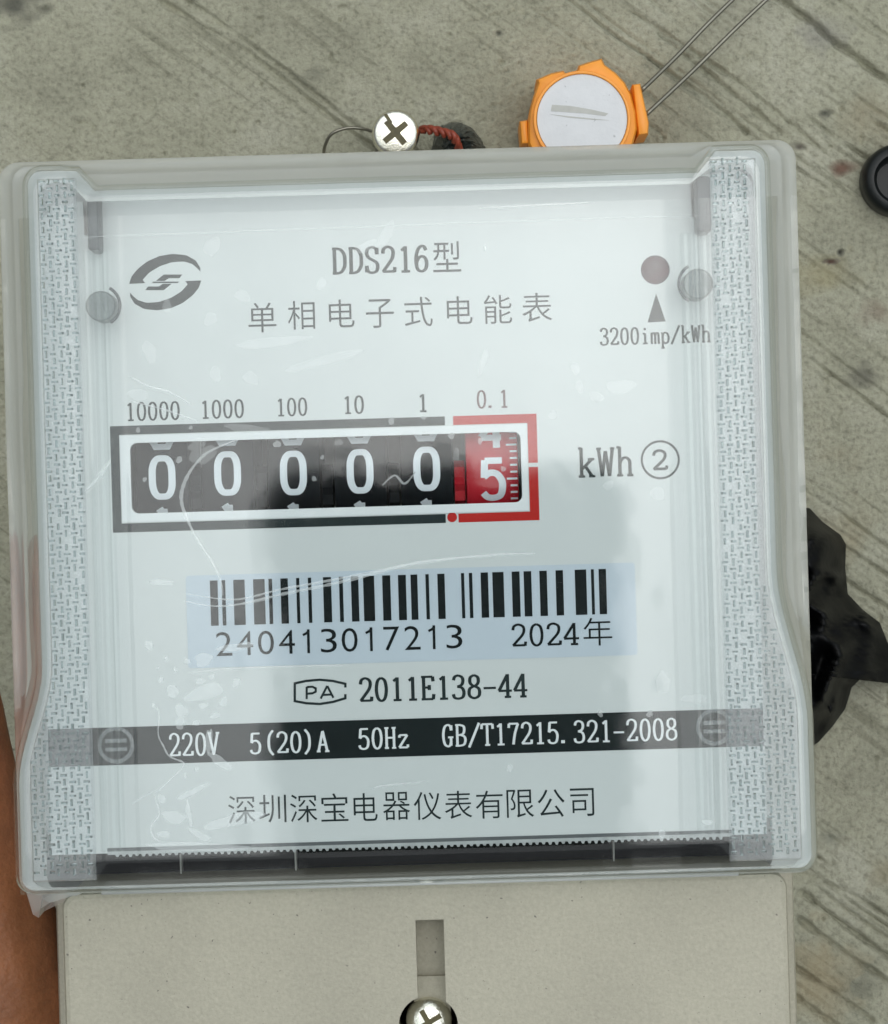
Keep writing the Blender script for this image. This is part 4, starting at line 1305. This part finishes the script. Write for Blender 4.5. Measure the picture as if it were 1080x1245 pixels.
mb.build('side_lug', M['orange'], ob_, angle=30)
mb = MB()
mb.prism([op((500+311*math.cos(R(a)), 480+309*math.sin(R(a))), ZO-0.3) for a in range(0, 360, 6)], ZO-2, ZO-0.35)
df = mb.build('face_disc', M['disc'], orange)
mb = MB(); mb.prism([op(q, ZO) for q in ((292, 380), (420, 388), (560, 412), (682, 440), (660, 458), (520, 440), (285, 424))], ZO-0.5, ZO-0.28)
mb.prism([op(q, ZO) for q in ((280, 446), (400, 458), (560, 474), (690, 488), (560, 482), (400, 468))], ZO-0.5, ZO-0.27)
mb.build('scored_mark', M['slot'], df)
for a, b in (((780, 110), (905, -14)), ((785, 140), (955, -22))):
    mb = MB(); mb.tube(smooth_path([P(*a, 9), P((a[0]*2+b[0])/3+1, (a[1]*2+b[1])/3, 6), P((a[0]+2*b[0])/3-1, (a[1]+2*b[1])/3, 4.5), P(*b, 3)], 6), 0.42, 8)
    mb.build('wire_lead', M['wire'], orange, smooth=True)

# cross-head screw standing head up
zs = 14.0
sc = P(481, 161, zs); r = 29*k(zs)
screw = empty('machine_screw', (sc[0], sc[1], 0), 'bright steel cross-head screw standing head up behind the meter', 'screw')
mb = MB()
mb.lathe([(0.03, 0.32), (r*0.80, 0.22), (r*0.90, 0.02), (r*0.97, -0.5), (r, -1.2), (r, -3.2), (2.2, -3.3), (2.2, -13.9)], sc, 48)
sh = mb.build('screw_head', M['steel'], screw, angle=45)
mb = MB()
def sp2(x, y): return P(380+x/4.909, 120+y/4.909, zs)[:2]
arms = []
for q in range(4):
    a0 = R(38+90*q)
    for da, rr in ((-0.20, 0.62), (0.20, 0.62), (0.785, 0.20)):
        arms.append((sc[0]+r*rr*math.cos(a0+da), sc[1]+r*rr*math.sin(a0+da)))
mb.prism(arms, zs-1.5, zs+0.34)
mb.prism([sp2(*q) for q in [(425, 95), (445, 90), (478, 140), (462, 155)]], zs-1.5, zs+0.36)
mb.build('cross_recess', M['recess'], sh)

# thin wire loop, red-brown wire and a scrap of dark tape
mb = MB()
mb.tube(smooth_path([P(394, 190, 3), P(395, 178, 6), P(403, 163, 8), P(420, 156, 8), P(438, 156, 7.5), P(455, 161, 6), P(462, 172, 5), P(452, 195, 3)], 8), 0.32, 8)
tag(mb.build('thin_wire', M['wire'], None, smooth=True, origin=P(420, 170, 0)), 'thin grey wire bent in a small loop left of the screw', 'wire')
mb = MB()
base = smooth_path([P(500, 168, 5), P(512, 159, 8), P(524, 158, 10), P(538, 161, 11), P(550, 165, 12), P(556, 175, 11), P(560, 195, 7)], 10)
for ph in (0, math.pi):
    pts = []
    for i, q in enumerate(base):
        a = i*0.5+ph
        pts.append((q[0]+0.35*math.sin(a), q[1]+0.5*math.cos(a), q[2]+0.5*math.sin(a)))
    mb.tube(pts, 0.52, 8)
tag(mb.build('twisted_wire', M['red_wire'], None, smooth=True, origin=P(530, 165, 0)), 'red-brown twisted wire running from the screw to the dark tape', 'wire')
def lump(name, outline, h, mat, label, cat, rings=7, seed=3, amp=1.2, smooth=False, z0=0.3, sub=4):
    out = smooth_path([(x, y, 0) for x, y in outline], sub, closed=True)
    n = len(out)
    cx = sum(q[0] for q in out)/n; cy = sum(q[1] for q in out)/n
    rr = random.Random(seed); mb = MB(); vs = []
    for a in range(rings):
        t = a/(rings)
        for q in out:
            x = q[0]+(cx-q[0])*t; y = q[1]+(cy-q[1])*t
            z = z0 + h*(1-(1-min(1, t*1.6))**2)
            jx = rr.uniform(-1, 1)*amp*(0.5 if a else 0.15); jy = rr.uniform(-1, 1)*amp*(0.5 if a else 0.15); jz = rr.uniform(-1, 1)*amp*(1 if a else 0)
            p = P(x, y, max(z0, z)); vs.append((p[0]+jx, p[1]+jy, max(0.3, p[2]+jz)))
    p = P(cx, cy, z0+h); vs.append(p)
    fs = []
    for a in range(rings-1):
        for i in range(n):
            j = (i+1) % n
            fs += [(a*n+i, (a+1)*n+i, a*n+j), (a*n+j, (a+1)*n+i, (a+1)*n+j)]
    fs += [((rings-1)*n+i, len(vs)-1, (rings-1)*n+(i+1) % n) for i in range(n)]
    fs.append(tuple(range(n)))
    mb.add(vs, fs)
    c = P(cx, cy, 0)
    return tag(mb.build(name, mat, None, smooth=smooth, origin=c), label, cat)
lump('tape_scrap', [(527, 172), (531, 158), (541, 151), (556, 149), (572, 154), (584, 168), (590, 182), (580, 200), (545, 205), (525, 190)], 9, M['tape'], 'crumpled scrap of dark tape beside the twisted red wire', 'tape', 6, 5, 0.7)

# black plastic bag at the right
bag_out = [(905, 640), (940, 612), (985, 618), (1000, 634), (1022, 650), (1029, 662), (1028, 690), (1031, 722), (1050, 742), (1070, 757), (1079, 780), (1100, 815), (1092, 832), (1072, 818), (1054, 811), (1050, 822), (1036, 836), (1028, 862), (1012, 884), (996, 902), (960, 925), (915, 900), (895, 760)]
def bag(outline):
    out = []
    m = len(outline)
    for i in range(m):                       # straight-edged, jagged rim
        (ax, ay), (bx, by) = outline[i], outline[(i+1) % m]
        q = max(1, int(math.hypot(bx-ax, by-ay)/5))
        out += [(ax+(bx-ax)*j/q, ay+(by-ay)*j/q) for j in range(q)]
    n = len(out); rings = 16
    s0, s1 = np.array([958., 665.]), np.array([985., 820.])
    mb = MB(); vs = []
    for a in range(rings+1):
        t = a/rings
        for q in out:
            p0 = np.array(q); w = np.clip(np.dot(p0-s0, s1-s0)/np.dot(s1-s0, s1-s0), 0, 1)
            c0 = s0+(s1-s0)*w
            x, y = p0+(c0-p0)*t
            def rid(cell, seed, ax=1.0, ay=1.0): return 1-2*abs(float(vnoise(np.array([x*ax+y*0.5]), np.array([y*ay-x*0.4]), cell, seed)[0])-0.5)
            h = 20*(1-(1-min(1, t*1.25))**2)
            fold = 9*(rid(40, 31)**2-0.4)+3.0*(rid(20, 32, 1.5, 0.7)-0.5)
            z = 0.6+h+fold*min(1, t*5)
            vs.append(P(x, y, max(0.5, z)))
    fs = []
    for a in range(rings):
        for i in range(n):
            j = (i+1) % n
            fs += [(a*n+i, (a+1)*n+i, a*n+j), (a*n+j, (a+1)*n+i, (a+1)*n+j)]
    mb.add(vs, fs)
    return tag(mb.build('plastic_bag', M['bag'], None, smooth=True, origin=P(970, 750, 0)), 'crumpled glossy black plastic bag on the concrete right of the meter', 'bag')
bag(bag_out)

# black round cap cut by the right edge
c = P(1094, 217, 6); kk = k(6)
mb = MB()
ro_ = 44*kk
mb.lathe([(ro_*0.55, 1.0), (ro_*0.60, 4.6), (ro_*0.70, 5.6), (ro_*0.86, 5.6), (ro_*0.96, 4.8), (ro_, 3.4), (ro_, 0.3)], (c[0], c[1], 0.2), 48)
cap = mb.build('rubber_cap', M['rubber'], None, angle=50, origin=(c[0], c[1], 0))
tag(cap, 'black rubber ring cap lying at the right edge of the concrete', 'cap')
mb = MB(); mb.lathe([(0.03, 0.9), (ro_*0.53, 0.9), (ro_*0.53, 0.3)], (c[0], c[1], 0.2), 32)
mb.build('cap_floor', M['dark'], cap)

# handset that took the picture: it mirrors in the lid as the dark field over the lower half
px0, px1 = -49.5, 50.0
phone = empty('smartphone', (0, -70, 545), 'dark smartphone held over the meter, its outline mirrored in the clear lid', 'smartphone')
mb = MB(); mb.prism(rrect(px0, px1, -165, 13, 12, 8), 542.5, 551.5, bev=1.0)
pb = mb.build('body', M['phone'], phone, angle=35)
mb = MB(); mb.lathe([(5.2, 0.0), (5.2, 1.3), (6.6, 1.3), (6.6, 0.0)], (0, 0, 541.4), 32, closed=False)
mb.build('lens_ring', M['lens'], pb)
mb = MB(); mb.prism(rrect(px0+3, px1-3, -162, 10, 10, 6), 551.6, 551.9)
mb.build('screen', M['lens'], phone)

for o in list(scene.objects):
    if 'origin_mm' in o: del o['origin_mm']
